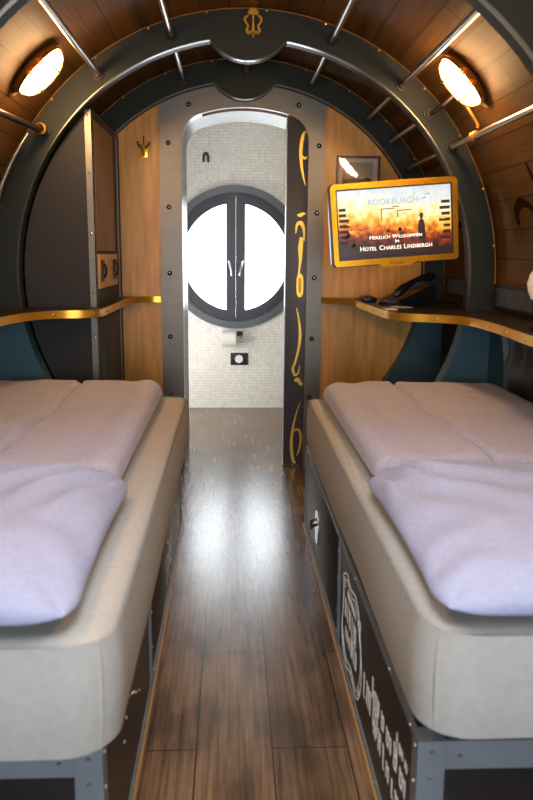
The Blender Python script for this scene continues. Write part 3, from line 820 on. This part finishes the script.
def quilt(x0, x1, y0, y1, zb, h, edge=.05, amp=.006, seed=0, creases=(), corner=.05, nx=70, ny=110, pillow=False, skew=None, rip=0):
    """a plump cloth slab lying on z=zb: upper and lower sheet meeting in a rounded seam"""
    bm = B(); top, bot = [], []
    for j in range(ny+1):
        rt, rb = [], []
        for i in range(nx+1):
            u = .5-.5*math.cos(math.pi*i/nx); v = .5-.5*math.cos(math.pi*j/ny)
            u = .35*u+.65*i/nx if not pillow else u; v = .35*v+.65*j/ny if not pillow else v
            x = x0+(x1-x0)*u; y = y0+(y1-y0)*v
            du = min(u, 1-u)*(x1-x0); dv = min(v, 1-v)*(y1-y0)
            if pillow:
                fu = 1-abs(2*u-1)**3.4; fv = 1-abs(2*v-1)**4.0
                f = (max(fu, 0)**.5)*(max(fv, 0)**.42)
                # sides draw in between the corners
                cx_, cy_ = (x0+x1)/2, (y0+y1)/2
                inx = .016*(1-abs(2*v-1)**2)*(abs(2*u-1)**3); iny = .008*(1-abs(2*u-1)**2)*(abs(2*v-1)**3)
                x += (cx_-x)*inx*2; y += (cy_-y)*iny*2
                cr = .085
                if du < cr and dv < cr:
                    d = Vector((cr-du, cr-dv)); m_ = max(d.x, d.y)
                    if d.length > 1e-9:
                        q = d.normalized()*m_
                        x += (1 if u < .5 else -1)*((cr-q.x)-du)*.8; y += (1 if v < .5 else -1)*((cr-q.y)-dv)*.8
            else:
                e1 = min(du/edge, 1); e2 = min(dv/edge, 1)
                f = math.sqrt(max(0, 1-(1-e1)**2))*math.sqrt(max(0, 1-(1-e2)**2))
                # rounded plan corners
                if du < corner and dv < corner:
                    d = Vector((corner-du, corner-dv)); 
                    m_ = max(d.x, d.y)
                    if d.length > 1e-9:
                        q = d.normalized()*m_
                        sx = 1 if u < .5 else -1; sy = 1 if v < .5 else -1
                        x += sx*((corner-q.x)-du); y += sy*((corner-q.y)-dv)
            if skew: x, y = skew(u, v, x, y)
            n1 = noise.noise(Vector((x*5+seed, y*4, seed*.7))); n2 = noise.noise(Vector((x*17+seed, y*12, 3+seed)))
            zt = h*f + (n1*amp + n2*amp*.4)*f
            if rip:
                ex = x0 if seed < 5 else x1; ey = y1
                rr_ = math.hypot(x-ex, y-ey); an = math.atan2(y-ey, x-ex)
                zt += rip*f*math.sin(an*17+4*n1)*math.exp(-(rr_/.34)**2)*min(1, rr_/.06)
                zt += rip*.5*f*math.sin((x*.6-y)*26+5*n1)*max(0, 1-du/.2)
            for kind, pos, dep, wd_ in creases:
                c = (x if kind == 'x' else y)-pos-.012*math.sin((y if kind == 'x' else x)*3+seed)
                zt -= dep*math.exp(-(c/wd_)**2)*f
            zl = h*.28*(1-f) if not pillow else h*.30*(1-f)
            rt.append(bm.verts.new((x, y, zb+max(zt, 0)+zl*(1 if f < 1 else 1))))
            if 0 < i < nx and 0 < j < ny: rb.append(bm.verts.new((x, y, zb+zl)))
            else: rb.append(rt[-1])
        top.append(rt); bot.append(rb)
    for j in range(ny):
        for i in range(nx):
            bm.faces.new((top[j][i], top[j][i+1], top[j+1][i+1], top[j+1][i]))
            q = [bot[j][i], bot[j+1][i], bot[j+1][i+1], bot[j][i+1]]
            if len({id(v) for v in q}) == 4:
                try: bm.faces.new(q)
                except ValueError: pass
    return bm

def rivets(pts, axis, parent, mat='steel', r=.0042):
    for p in pts:
        bm = B(); dome(bm, p, axis, r, .004, 8); obj('rivet', bm, mat, parent)

BT = .362   # top of the bed base
def stroke(bm, pts, w, X, nx):
    """thin printed band on the plane x=X: points are (y, z)"""
    tmp = B(); ribbon(tmp, pts, [w]*len(pts) if not isinstance(w, list) else w, 0, .0008, 3)
    for v in tmp.verts: v.co = Vector((X+nx*v.co.y, v.co.x, v.co.z))
    me = bpy.data.meshes.new('t'); tmp.to_mesh(me); tmp.free(); bm.from_mesh(me); bpy.data.meshes.remove(me)
def script_row(bm, y0, y1, z, h, X, nx, rg, w=.006):
    """a row of broken-pen style strokes, too worn and oblique to read"""
    y = y0; d = 1 if y1 > y0 else -1; 
    while (y1-y)*d > .012:
        hh = h*(1.45 if rg.random() < .22 else 1); k = rg.choice((1, 2, 2, 3))
        for i in range(k):
            yy_ = y+d*i*w*1.9
            stroke(bm, [(yy_, z), (yy_+d*.002, z+hh*.5), (yy_-d*.001, z+hh)], w*.9, X, nx)
            if i < k-1: stroke(bm, [(yy_, z+h*.85), (yy_+d*w*1.9, z+h*.8)], w*.5, X, nx)
        if rg.random() < .6: stroke(bm, [(y, z+.0), (y+d*w*1.2, z-.001)], w*.6, X, nx)
        y += d*(k*w*1.9+w*1.5)

def bed_base(side):
    s = 1 if side == 'right' else -1                  # s=+1: aisle side is the low-x side
    xa = .330 if s > 0 else -.226                      # aisle face
    xw = XR-.016 if s > 0 else XL+.016
    y0, y1 = 1.20, 3.285
    inn = lambda d: xa+s*d
    nx = -s                                            # normal of the aisle face
    t = thing('bed_base', 'dark riveted metal bed base with drawer and white lettering, right of the aisle' if s > 0 else 'dark riveted metal bed base with pale emblem panel, left of the aisle', 'bed', ((xa+xw)/2, 2.2, 0), 'bed bases along the aisle')
    def bx(a, b, *r, **k):
        bm = B(); box(bm, min(a, b), max(a, b), *r, **k); return bm
    obj('body', bx(inn(.004), xw, y0+.004, y1, .001, BT-.004), 'black', t)
    # slats carrying the mattress
    obj('mattress_platform', bx(inn(.05), xw-s*.03, y0+.05, y1-.25, BT-.0035, .425), 'black', t)
    # aisle face panels
    split = 2.20
    if s > 0:
        d = obj('drawer', bx(inn(-.001), inn(.0038), split+.05, y1-.04, .03, BT-.03, bev=.0015), 'black', t)
        hb = B(); 
        pl = [(2.80+.055*math.cos(2*math.pi*k/16), .165+.075*math.sin(2*math.pi*k/16)*(1 if k % 2 else .8)) for k in range(16)]
        plate(hb, pl, inn(-.006), inn(-.0012), 'yz'); hh = obj('handle_plate', hb, 'chrome', d)
        hb = B(); tube(hb, [(inn(-.006), 2.80-.03, .185), (inn(-.022), 2.80-.026, .18), (inn(-.026), 2.80, .16), (inn(-.022), 2.80+.026, .18), (inn(-.006), 2.80+.03, .185)], .0055, 8); obj('drawer_handle', hb, 'dark_iron', hh)
        obj('side_panel', bx(inn(0), inn(.0038), y0+.04, split-.03, .02, BT-.02), 'black', t)
        rg = random.Random(5); X = inn(-.0004)
        bm = B()
        cart = [(2.12, .27), (2.05, .30), (1.98, .285), (1.9, .30), (1.84, .27), (1.80, .2), (1.78, .13), (1.80, .07), (1.86, .035), (1.95, .05), (2.02, .03), (2.09, .05), (2.13, .1), (2.11, .18), (2.12, .27)]
        stroke(bm, cart, .006, X, nx)
        stroke(bm, [(c[0]*.9+.195+.012*math.sin(i*2.1), c[1]*.86+.024) for i, c in enumerate(cart)], .004, X, nx)
        for (yc, zc, q) in ((2.09, .255, 1), (1.83, .25, -1), (1.82, .07, -1), (2.1, .065, 1)):
            stroke(bm, [(yc+q*.02*math.cos(k*.7)*(1-k*.08), zc+.02*math.sin(k*.7)*(1-k*.08)) for k in range(10)], .004, X, nx)
        script_row(bm, 2.07, 1.85, .165, .055, X, nx, rg, .009)
        script_row(bm, 2.05, 1.86, .105, .035, X, nx, rg, .007)
        script_row(bm, 2.03, 1.88, .238, .022, X, nx, rg, .005)
        obj('cartouche_print', bm, 'white_print', t)['label'] = 'white printed cartouche'
        bm = B()
        script_row(bm, 1.74, 1.60, .115, .06, X, nx, rg, .012)
        script_row(bm, 1.63, 1.28, .175, .036, X, nx, rg, .0105)
        script_row(bm, 1.60, 1.25, .10, .036, X, nx, rg, .0105)
        script_row(bm, 1.37, 1.25, .235, .018, X, nx, rg, .007)
        obj('lettering_print', bm, 'white_print', t)['label'] = 'white lettering on the dark side panel'
    else:
        obj('side_panel', bx(inn(0), inn(.0038), y0+.04, 1.95, .02, BT-.02), 'black', t)
        d = obj('drawer', bx(inn(-.001), inn(.0038), 2.02, y1-.04, .03, BT-.03, bev=.0015), 'black', t)
        rg = random.Random(9); X = inn(-.0014)
        for yc in (2.62, 3.0):
            bm = B()
            for k in range(7):
                a = k*math.pi/3.5; stroke(bm, [(yc, .13), (yc+.09*math.cos(a), .13+.06*math.sin(a)), (yc+.16*math.cos(a+.4), .13+.10*math.sin(a+.4))], [.012, .02, .004], X, nx)
            obj('emblem_print', bm, 'pale_print', d)['label'] = 'pale emblem print on the drawer front'
        rivets([(inn(-.0002), 1.55, .24), (inn(-.0002), 1.60, .215), (inn(-.0002), 1.62, .205), (inn(-.0002), 1.66, .18), (inn(-.0002), 1.72, .15), (inn(-.0002), 1.50, .22), (inn(-.0002), 1.46, .19)], (nx, 0, 0), t)
    # angle trims on the aisle face
    tr = obj('floor_trim', bx(inn(-.0045), inn(.0038), y0, y1, .0035, .0195), 'angle', t)
    rivets([(inn(-.0045), y, .012) for y in (1.3, 1.55, 1.8, 2.05, 2.3, 2.55, 2.8, 3.05)], (nx, 0, 0), tr)
    obj('floor_edging', bx(inn(-.012), inn(-.0047), y0, y1, .0005, .006), 'edge', t)
    tr = obj('top_trim', bx(inn(-.003), inn(.0038), y0+.001, y1, BT-.018, BT), 'angle', t)
    rivets([(inn(-.003), y, BT-.009) for y in (1.26, 1.45, 1.9, 2.25, 2.6, 3.0, 3.2)], (nx, 0, 0), tr)
    for y in (split if s > 0 else 1.985, y1-.018):
        tr = obj('upright_trim', bx(inn(-.004), inn(.0038), y-.014, y+.014, .0198, BT-.0185), 'angle', t)
        rivets([(inn(-.004), y, z) for z in (.05, .12, .22, .31)], (nx, 0, 0), tr)
    # corner post and front frame
    cp = obj('corner_post', bx(inn(-.004), inn(.045), y0-.005, y0+.038, .001, BT-.0005), 'angle', t)
    rivets([(inn(-.004), y0+.015, BT-.02), (inn(-.004), y0+.015, BT-.09), (inn(-.004), y0+.015, .2), (inn(-.004), y0+.015, .06)], (nx, 0, 0), cp)
    rivets([(inn(.02), y0-.005, BT-.02), (inn(.02), y0-.005, BT-.07), (inn(.02), y0-.005, .2), (inn(.02), y0-.005, .1)], (0, -1, 0), cp)
    fr_ = obj('front_rail', bx(inn(.0455), xw, y0-.005, y0+.0035, BT-.055, BT-.0005), 'angle', t)
    rivets([(inn(d_), y0-.005, BT-.028) for d_ in (.07, .3, .5, .72)], (0, -1, 0), fr_)
    obj('front_lower_rail', bx(inn(.0455), xw, y0-.005, y0+.0035, .001, .05), 'angle', t)
    obj('front_panel', bx(inn(.0455), xw, y0, y0+.0035, .0505, BT-.0555), 'black', t)
    return t
bed_base('right'); bed_base('left')

MT = .612
o = obj('mattress', soft_box(.308, XR-.05, 1.10, 3.10, .432, MT, .085, .04, .004, 1.3, .006), 'sheet')
tag(o, 'mattress in a taupe fitted sheet, right of the aisle', 'mattress', 'mattresses on the bed bases')
o = obj('mattress', soft_box(XL+.05, -.178, 1.07, 3.12, .432, MT+.004, .085, .04, .004, 5.1, .006), 'sheet')
tag(o, 'mattress in a taupe fitted sheet, left of the aisle', 'mattress', 'mattresses on the bed bases')

o = obj('duvet', quilt(.362, XR-.045, 1.86, 3.07, MT+.005, .075, .06, .008, 2.2, [('x', .66, .02, .009), ('x', .50, .004, .03), ('y', 2.45, .004, .05)], .06), 'duvet')
tag(o, 'folded mauve duvet on the bed right of the aisle', 'duvet', 'folded duvets')
o = obj('duvet', quilt(XL+.045, -.276, 1.80, 3.09, MT+.009, .075, .06, .008, 6.4, [('x', -.60, .02, .009), ('x', -.40, .004, .03), ('y', 2.5, .004, .05)], .06), 'duvet')
tag(o, 'folded mauve duvet on the bed left of the aisle', 'duvet', 'folded duvets')
o = obj('pillow', quilt(.325, XR-.07, 1.10, 1.84, MT+.005, .105, seed=1.1, amp=.012, pillow=True, rip=.02), 'pillow')
tag(o, 'lavender pillow on the near end of the right bed', 'pillow', 'lavender pillows')
o = obj('pillow', quilt(XL+.05, -.236, 1.08, 1.80, MT+.009, .105, seed=8.3, amp=.012, pillow=True, rip=.02), 'pillow')
tag(o, 'lavender pillow on the near end of the left bed', 'pillow', 'lavender pillows')

# ------------------------------------------------------------------ tufted panel on the right wall
tp = thing('tufted_panel', 'black buttoned leather panel on the right wall above the bed, under the shelf', 'panel', (XR-.02, 2.1, .65))
bt = []
for r_ in range(3):
    for c in range(14): bt.append((1.34+c*.13+(r_ % 2)*.065, .50+r_*.16))
bm = B(); ny, nz = 150, 40; g = []
for j in range(ny+1):
    row = []
    for k in range(nz+1):
        y = 1.3+(3.055-1.3)*j/ny; z = .40+(.925-.40)*k/nz
        d = min(((y-a)**2+(z-b_)**2) for a, b_ in bt)
        e = min((y-1.3), (3.055-y), (z-.4), (.925-z)); e = min(1, max(0, e/.03))
        h = .012+.022*(1-math.exp(-d/.0016))*math.sqrt(max(0, 1-(1-e)**2))
        row.append(bm.verts.new((XR-.003-h, y, z)))
    g.append(row)
for j in range(ny):
    for k in range(nz): bm.faces.new((g[j][k], g[j+1][k], g[j+1][k+1], g[j][k+1]))
ring_ = [g[j][0] for j in range(ny+1)]+[g[ny][k] for k in range(1, nz+1)]+[g[j][nz] for j in range(ny-1, -1, -1)]+[g[0][k] for k in range(nz-1, 0, -1)]
bk = [bm.verts.new((XR-.0025, v.co.y, v.co.z)) for v in ring_]
for i in range(len(ring_)): j = (i+1) % len(ring_); bm.faces.new((ring_[i], ring_[j], bk[j], bk[i]))
obj('padding', bm, 'leather', tp)
for a, b_ in bt:
    if 1.32 < a < 3.03:
        bm = B(); dome(bm, (XR-.0155, a, b_), (-1, 0, 0), .009, .006, 10); obj('button', bm, 'leather', tp)

# ------------------------------------------------------------------ wall grilles
def grille(y0, y1, z0, z1, label):
    xa = XR-.022
    t = thing('air_grille', label, 'grille', (XR-.01, (y0+y1)/2, (z0+z1)/2), 'air grilles in the right wall')
    bm = B(); plate(bm, [(y0, z0), (y1, z0), (y1, z1), (y0, z1)], xa, XR-.006, 'yz', holes=[[(y0+.012, z0+.012), (y1-.012, z0+.012), (y1-.012, z1-.012), (y0+.012, z1-.012)]]); obj('frame', bm, 'dark_iron', t)
    bm = B(); box(bm, XR-.009, XR-.0065, y0+.0125, y1-.0125, z0+.0125, z1-.0125); obj('backing', bm, 'black', t)
    bm = B(); n = 9
    for k in range(n):
        z = z0+.014+(z1-z0-.03)*(k+.3)/n; box(bm, xa+.002, XR-.0095, y0+.0125, y1-.0125, z, z+.0035)
    for k in range(1, 12):
        y = y0+(y1-y0)*k/12; box(bm, xa+.003, XR-.0095, y-.0015, y+.0015, z0+.0125, z1-.0125)
    obj('louvres', bm, 'key', t)
    return t
grille(2.78, 3.255, .972, 1.075, 'dark air grille in the right wall in front of the middle rib')
grille(3.66, 3.99, .990, 1.082, 'dark air grille in the right wall behind the telephone')
# wood frame strip with brass above the grille
bm = B()
def wall_ribbon(bm, pts, ws, rad=SK-.0018):
    """flat mark lying on the curved right wall: points (y, z)"""
    tmp = B(); ribbon(tmp, pts, ws, 0, .0012, 5)
    for v in tmp.verts:
        y, z, d = v.co.x, v.co.z, v.co.y
        a = math.asin(min(1, max(-1, (z-CZ)/rad))); r_ = rad-.0012+d; v.co = Vector((CX+r_*math.cos(a), y, CZ+r_*math.sin(a)))
    me = bpy.data.meshes.new('t'); tmp.to_mesh(me); tmp.free(); bm.from_mesh(me); bpy.data.meshes.remove(me)
wall_ribbon(bm, [(3.0, 1.31), (3.01, 1.36), (2.95, 1.39), (2.86, 1.37), (2.80, 1.31), (2.74, 1.24), (2.66, 1.19)], [.02, .045, .04, .018, .018, .03, .008])
wall_ribbon(bm, [(2.80, 1.52), (2.78, 1.47), (2.72, 1.40), (2.66, 1.34), (2.58, 1.25), (2.5, 1.22)], [.012, .022, .03, .03, .04, .01])
wall_ribbon(bm, [(2.62, 1.62), (2.60, 1.52), (2.52, 1.44), (2.44, 1.40)], [.02, .05, .05, .01])
tag(obj('wall_emblem', bm, 'stain'), 'dark scroll-shaped emblem on the wood planks of the right wall', 'emblem')

# ------------------------------------------------------------------ things on the right shelf
ZS = .9595
ph = thing('telephone', 'black desk telephone with its handset on the right shelf below the television', 'telephone', (.85, 3.72, ZS))
def lx(bm, ang=18, c=(.85, 3.72, ZS)):
    bmesh.ops.transform(bm, matrix=Matrix.Translation(c) @ Matrix.Rotation(R(ang), 4, 'Z') @ Matrix.Translation((-c[0], -c[1], -c[2])), verts=bm.verts[:]); return bm
bm = B(); plate(bm, [(.755, ZS+.001), (.95, ZS+.001), (.95, ZS+.085), (.935, ZS+.098), (.765, ZS+.026), (.755, ZS+.016)], 3.63, 3.81)
obj('body', lx(bm), 'plastic', ph)
def slope(x): return ZS+.026+(x-.765)*(.072/.17)
bm = B()
for i in range(4):
    for j in range(3):
        x_ = .79+i*.03; y_ = 3.715+j*.028; z_ = slope(x_+.009); box(bm, x_, x_+.018, y_, y_+.018, z_-.006, z_+.0045)
obj('keypad', lx(bm), 'key', ph)
bm = B(); x_ = .912; box(bm, .905, .928, 3.715, 3.795, slope(.91)-.002, slope(.928)+.003); obj('display', lx(bm), 'key', ph)
bm = B()
pts = []
for k in range(13):
    s = k/12; x_ = .745+.215*s; pts.append((x_, 3.662, slope(x_)+.024+.026*math.sin(math.pi*s)))
tube(bm, pts, [.012, .021, .022, .019, .015, .013, .0125, .013, .015, .019, .022, .021, .012], 14)
obj('handset', lx(bm), 'plastic', ph)
bm = B(); cp_ = []
for k in range(60):
    s = k/59; a = k*1.3; cp_.append((.735-.03*math.sin(math.pi*s)+.006*math.cos(a), 3.60+.13*s-.02, ZS+.0075+.0055*math.sin(a)+.0))
tube(bm, cp_, .0018, 5); obj('coiled_cord', bm, 'plastic', ph)
bm = B(); tube(bm, [(.955, 3.79, ZS+.012), (.99, 3.80, ZS+.005), (1.03, 3.80, ZS+.006), (1.06, 3.82, ZS+.05), (1.075, 3.9, ZS+.12), (1.09, 4.0, ZS+.13)], .003, 6); obj('line_cord', bm, 'plastic', ph)
nt_ = B(); box(nt_, .662, .712, 3.30, 3.40, ZS+.0003, ZS+.004); tag(obj('note_card', nt_, 'paper'), 'small white card on the front corner of the right shelf', 'card')
nt_ = B(); box(nt_, .745, .80, 3.43, 3.52, ZS+.0003, ZS+.003); tag(obj('note_card', lx(nt_, 25, (.77, 3.47, ZS)), 'paper'), 'small pale card lying just in front of the telephone', 'card')
rm = thing('remote_control', 'black remote control lying at the far end of the right shelf', 'remote control', (.70, 3.93, ZS))
bm = B(); box(bm, .665, .725, 3.84, 4.02, ZS+.0003, ZS+.022, .006); obj('case', bm, 'plastic', rm)
bm = B()
for i in range(3):
    for j in range(5): box(bm, .673+i*.017, .683+i*.017, 3.86+j*.03, 3.875+j*.03, ZS+.0215, ZS+.0245)
obj('buttons', bm, 'key', rm)
# table lamp at the frame edge
tl = thing('table_lamp', 'small lamp with white shade on the right shelf at the picture edge', 'lamp', (.975, 2.42, ZS))
bm = B(); cyl(bm, (.985, 2.42, ZS+.0003), (.985, 2.42, ZS+.012), .036, 20); cyl(bm, (.985, 2.42, ZS+.012), (.985, 2.42, ZS+.12), .006, 10); obj('stand', bm, 'dark_iron', tl)
bm = B(); tube(bm, [(.985, 2.42, z) for z in (ZS+.10, ZS+.125, ZS+.15, ZS+.18, ZS+.20, ZS+.207)], [.034, .046, .05, .042, .026, .008], 24); obj('lamp_shade', bm, 'shade', tl)

# ------------------------------------------------------------------ bathroom fittings
h = thing('robe_hook', 'small black robe hook high on the tiled bathroom wall', 'hook', (-.19, 5.92, 1.88))
bm = B(); tube(bm, [(-.207, 5.905, 1.845), (-.207, 5.903, 1.885), (-.201, 5.902, 1.905), (-.19, 5.901, 1.912), (-.179, 5.902, 1.905), (-.173, 5.903, 1.885), (-.173, 5.905, 1.845)], .0085, 8); obj('bow', bm, 'black', h)
bm = B(); cyl(bm, (-.19, 5.9195, 1.905), (-.19, 5.905, 1.905), .012, 12); obj('mount', bm, 'black', h)
tr = thing('toilet_roll', 'white toilet roll on the tiled wall under the round window', 'toilet roll', (-.02, 5.86, .545))
bm = B(); cyl(bm, (-.072, 5.855, .55), (.03, 5.855, .55), .058, 28); obj('roll', bm, 'paper', tr)
hd_ = thing('roll_holder', 'black and steel toilet roll holder beside the roll under the round window', 'holder', (.05, 5.92, .58))
bm = B(); box(bm, .038, .085, 5.885, 5.9195, .568, .600, .004); obj('wall_mount', bm, 'black', hd_)
bm = B(); tube(bm, [(.066, 5.888, .575), (.066, 5.86, .55), (.050, 5.855, .55), (.0325, 5.855, .55)], .005, 8); tube(bm, [(.05, 5.9, .568), (.05, 5.9, .52), (.085, 5.9, .52), (.085, 5.9, .575)], .004, 6); obj('arm', bm, 'chrome', hd_)
fp = thing('flush_plate', 'black flush plate with a round white button low on the tiled wall', 'flush plate', (.058, 5.92, .385))
bm = B(); box(bm, -.010, .126, 5.910, 5.9195, .338, .434, .004); obj('plate', bm, 'black', fp)
bm = B(); cyl(bm, (.055, 5.9098, .386), (.055, 5.904, .386), .031, 24); obj('button', bm, 'ceramic', fp)
bm = B(); cyl(bm, (.12, 5.25, 2.1995), (.12, 5.25, 2.15), .17, 36); tag(obj('added_ceiling_lamp', bm, 'bath_fill'), 'added unseen lamp on the bathroom ceiling, brightening the tiles', 'lamp')  # lamp added out of view to brighten the bathroom

bm = B(); box(bm, -.7495, -.71, 5.25, 5.37, .2, .95, .01); tag(obj('added_strip_lamp', bm, 'strip_fill'), 'added unseen strip lamp on the left bathroom wall, brightening the lower tiles', 'lamp')  # added beyond the door edge to brighten the lower tiled wall
# ------------------------------------------------------------------ daylight
w = bpy.data.worlds.new('sky'); scn.world = w; w.use_nodes = True
bg = w.node_tree.nodes['Background']; bg.inputs[0].default_value = (.87, .94, 1.0, 1); bg.inputs[1].default_value = 10.5
def portal(name, loc, rot, sx, sy):
    l = bpy.data.lights.new(name, 'AREA'); l.shape = 'RECTANGLE'; l.size = sx; l.size_y = sy; l.cycles.is_portal = True
    o = bpy.data.objects.new(name, l); COL.objects.link(o); o.location = loc; o.rotation_euler = rot
portal('bathroom_window_portal', (WX, 5.99, WZ), (R(-90), 0, 0), 1.0, 1.0)
portal('added_skylight_portal', ((sx0+sx1)/2, .65, 2.23), (0, 0, 0), sx1-sx0-.06, 1.44)  # portal for the added roof window
portal('near_window_portal', (.065, YN-.08, 1.1), (R(90), 0, 0), 1.35, 1.0)

# ------------------------------------------------------------------ camera
F = 770.0; pitch = math.atan(148/F); yaw = math.atan(36*math.cos(pitch)/F); roll = R(.5)
f = Vector((math.sin(yaw)*math.cos(pitch), math.cos(yaw)*math.cos(pitch), -math.sin(pitch)))
r0 = Vector((math.cos(yaw), -math.sin(yaw), 0)); u0 = r0.cross(f)
r = math.cos(roll)*r0+math.sin(roll)*u0; u = math.cos(roll)*u0-math.sin(roll)*r0
cd = bpy.data.cameras.new('camera'); cam = bpy.data.objects.new('camera', cd); COL.objects.link(cam)
cam.matrix_world = Matrix(((r.x, u.x, -f.x, 0), (r.y, u.y, -f.y, 0), (r.z, u.z, -f.z, 1.2), (0, 0, 0, 1)))
cd.sensor_fit = 'VERTICAL'; cd.sensor_height = 36; cd.lens = F/800*36; cd.clip_start = .02
cd.dof.use_dof = True; cd.dof.focus_distance = 3.6; cd.dof.aperture_fstop = 4.5
scn.camera = cam
scn.view_settings.view_transform = 'Standard'; scn.view_settings.look = 'None'; scn.view_settings.gamma = 1
scn.view_settings.use_curve_mapping = False; scn.view_settings.exposure = .36
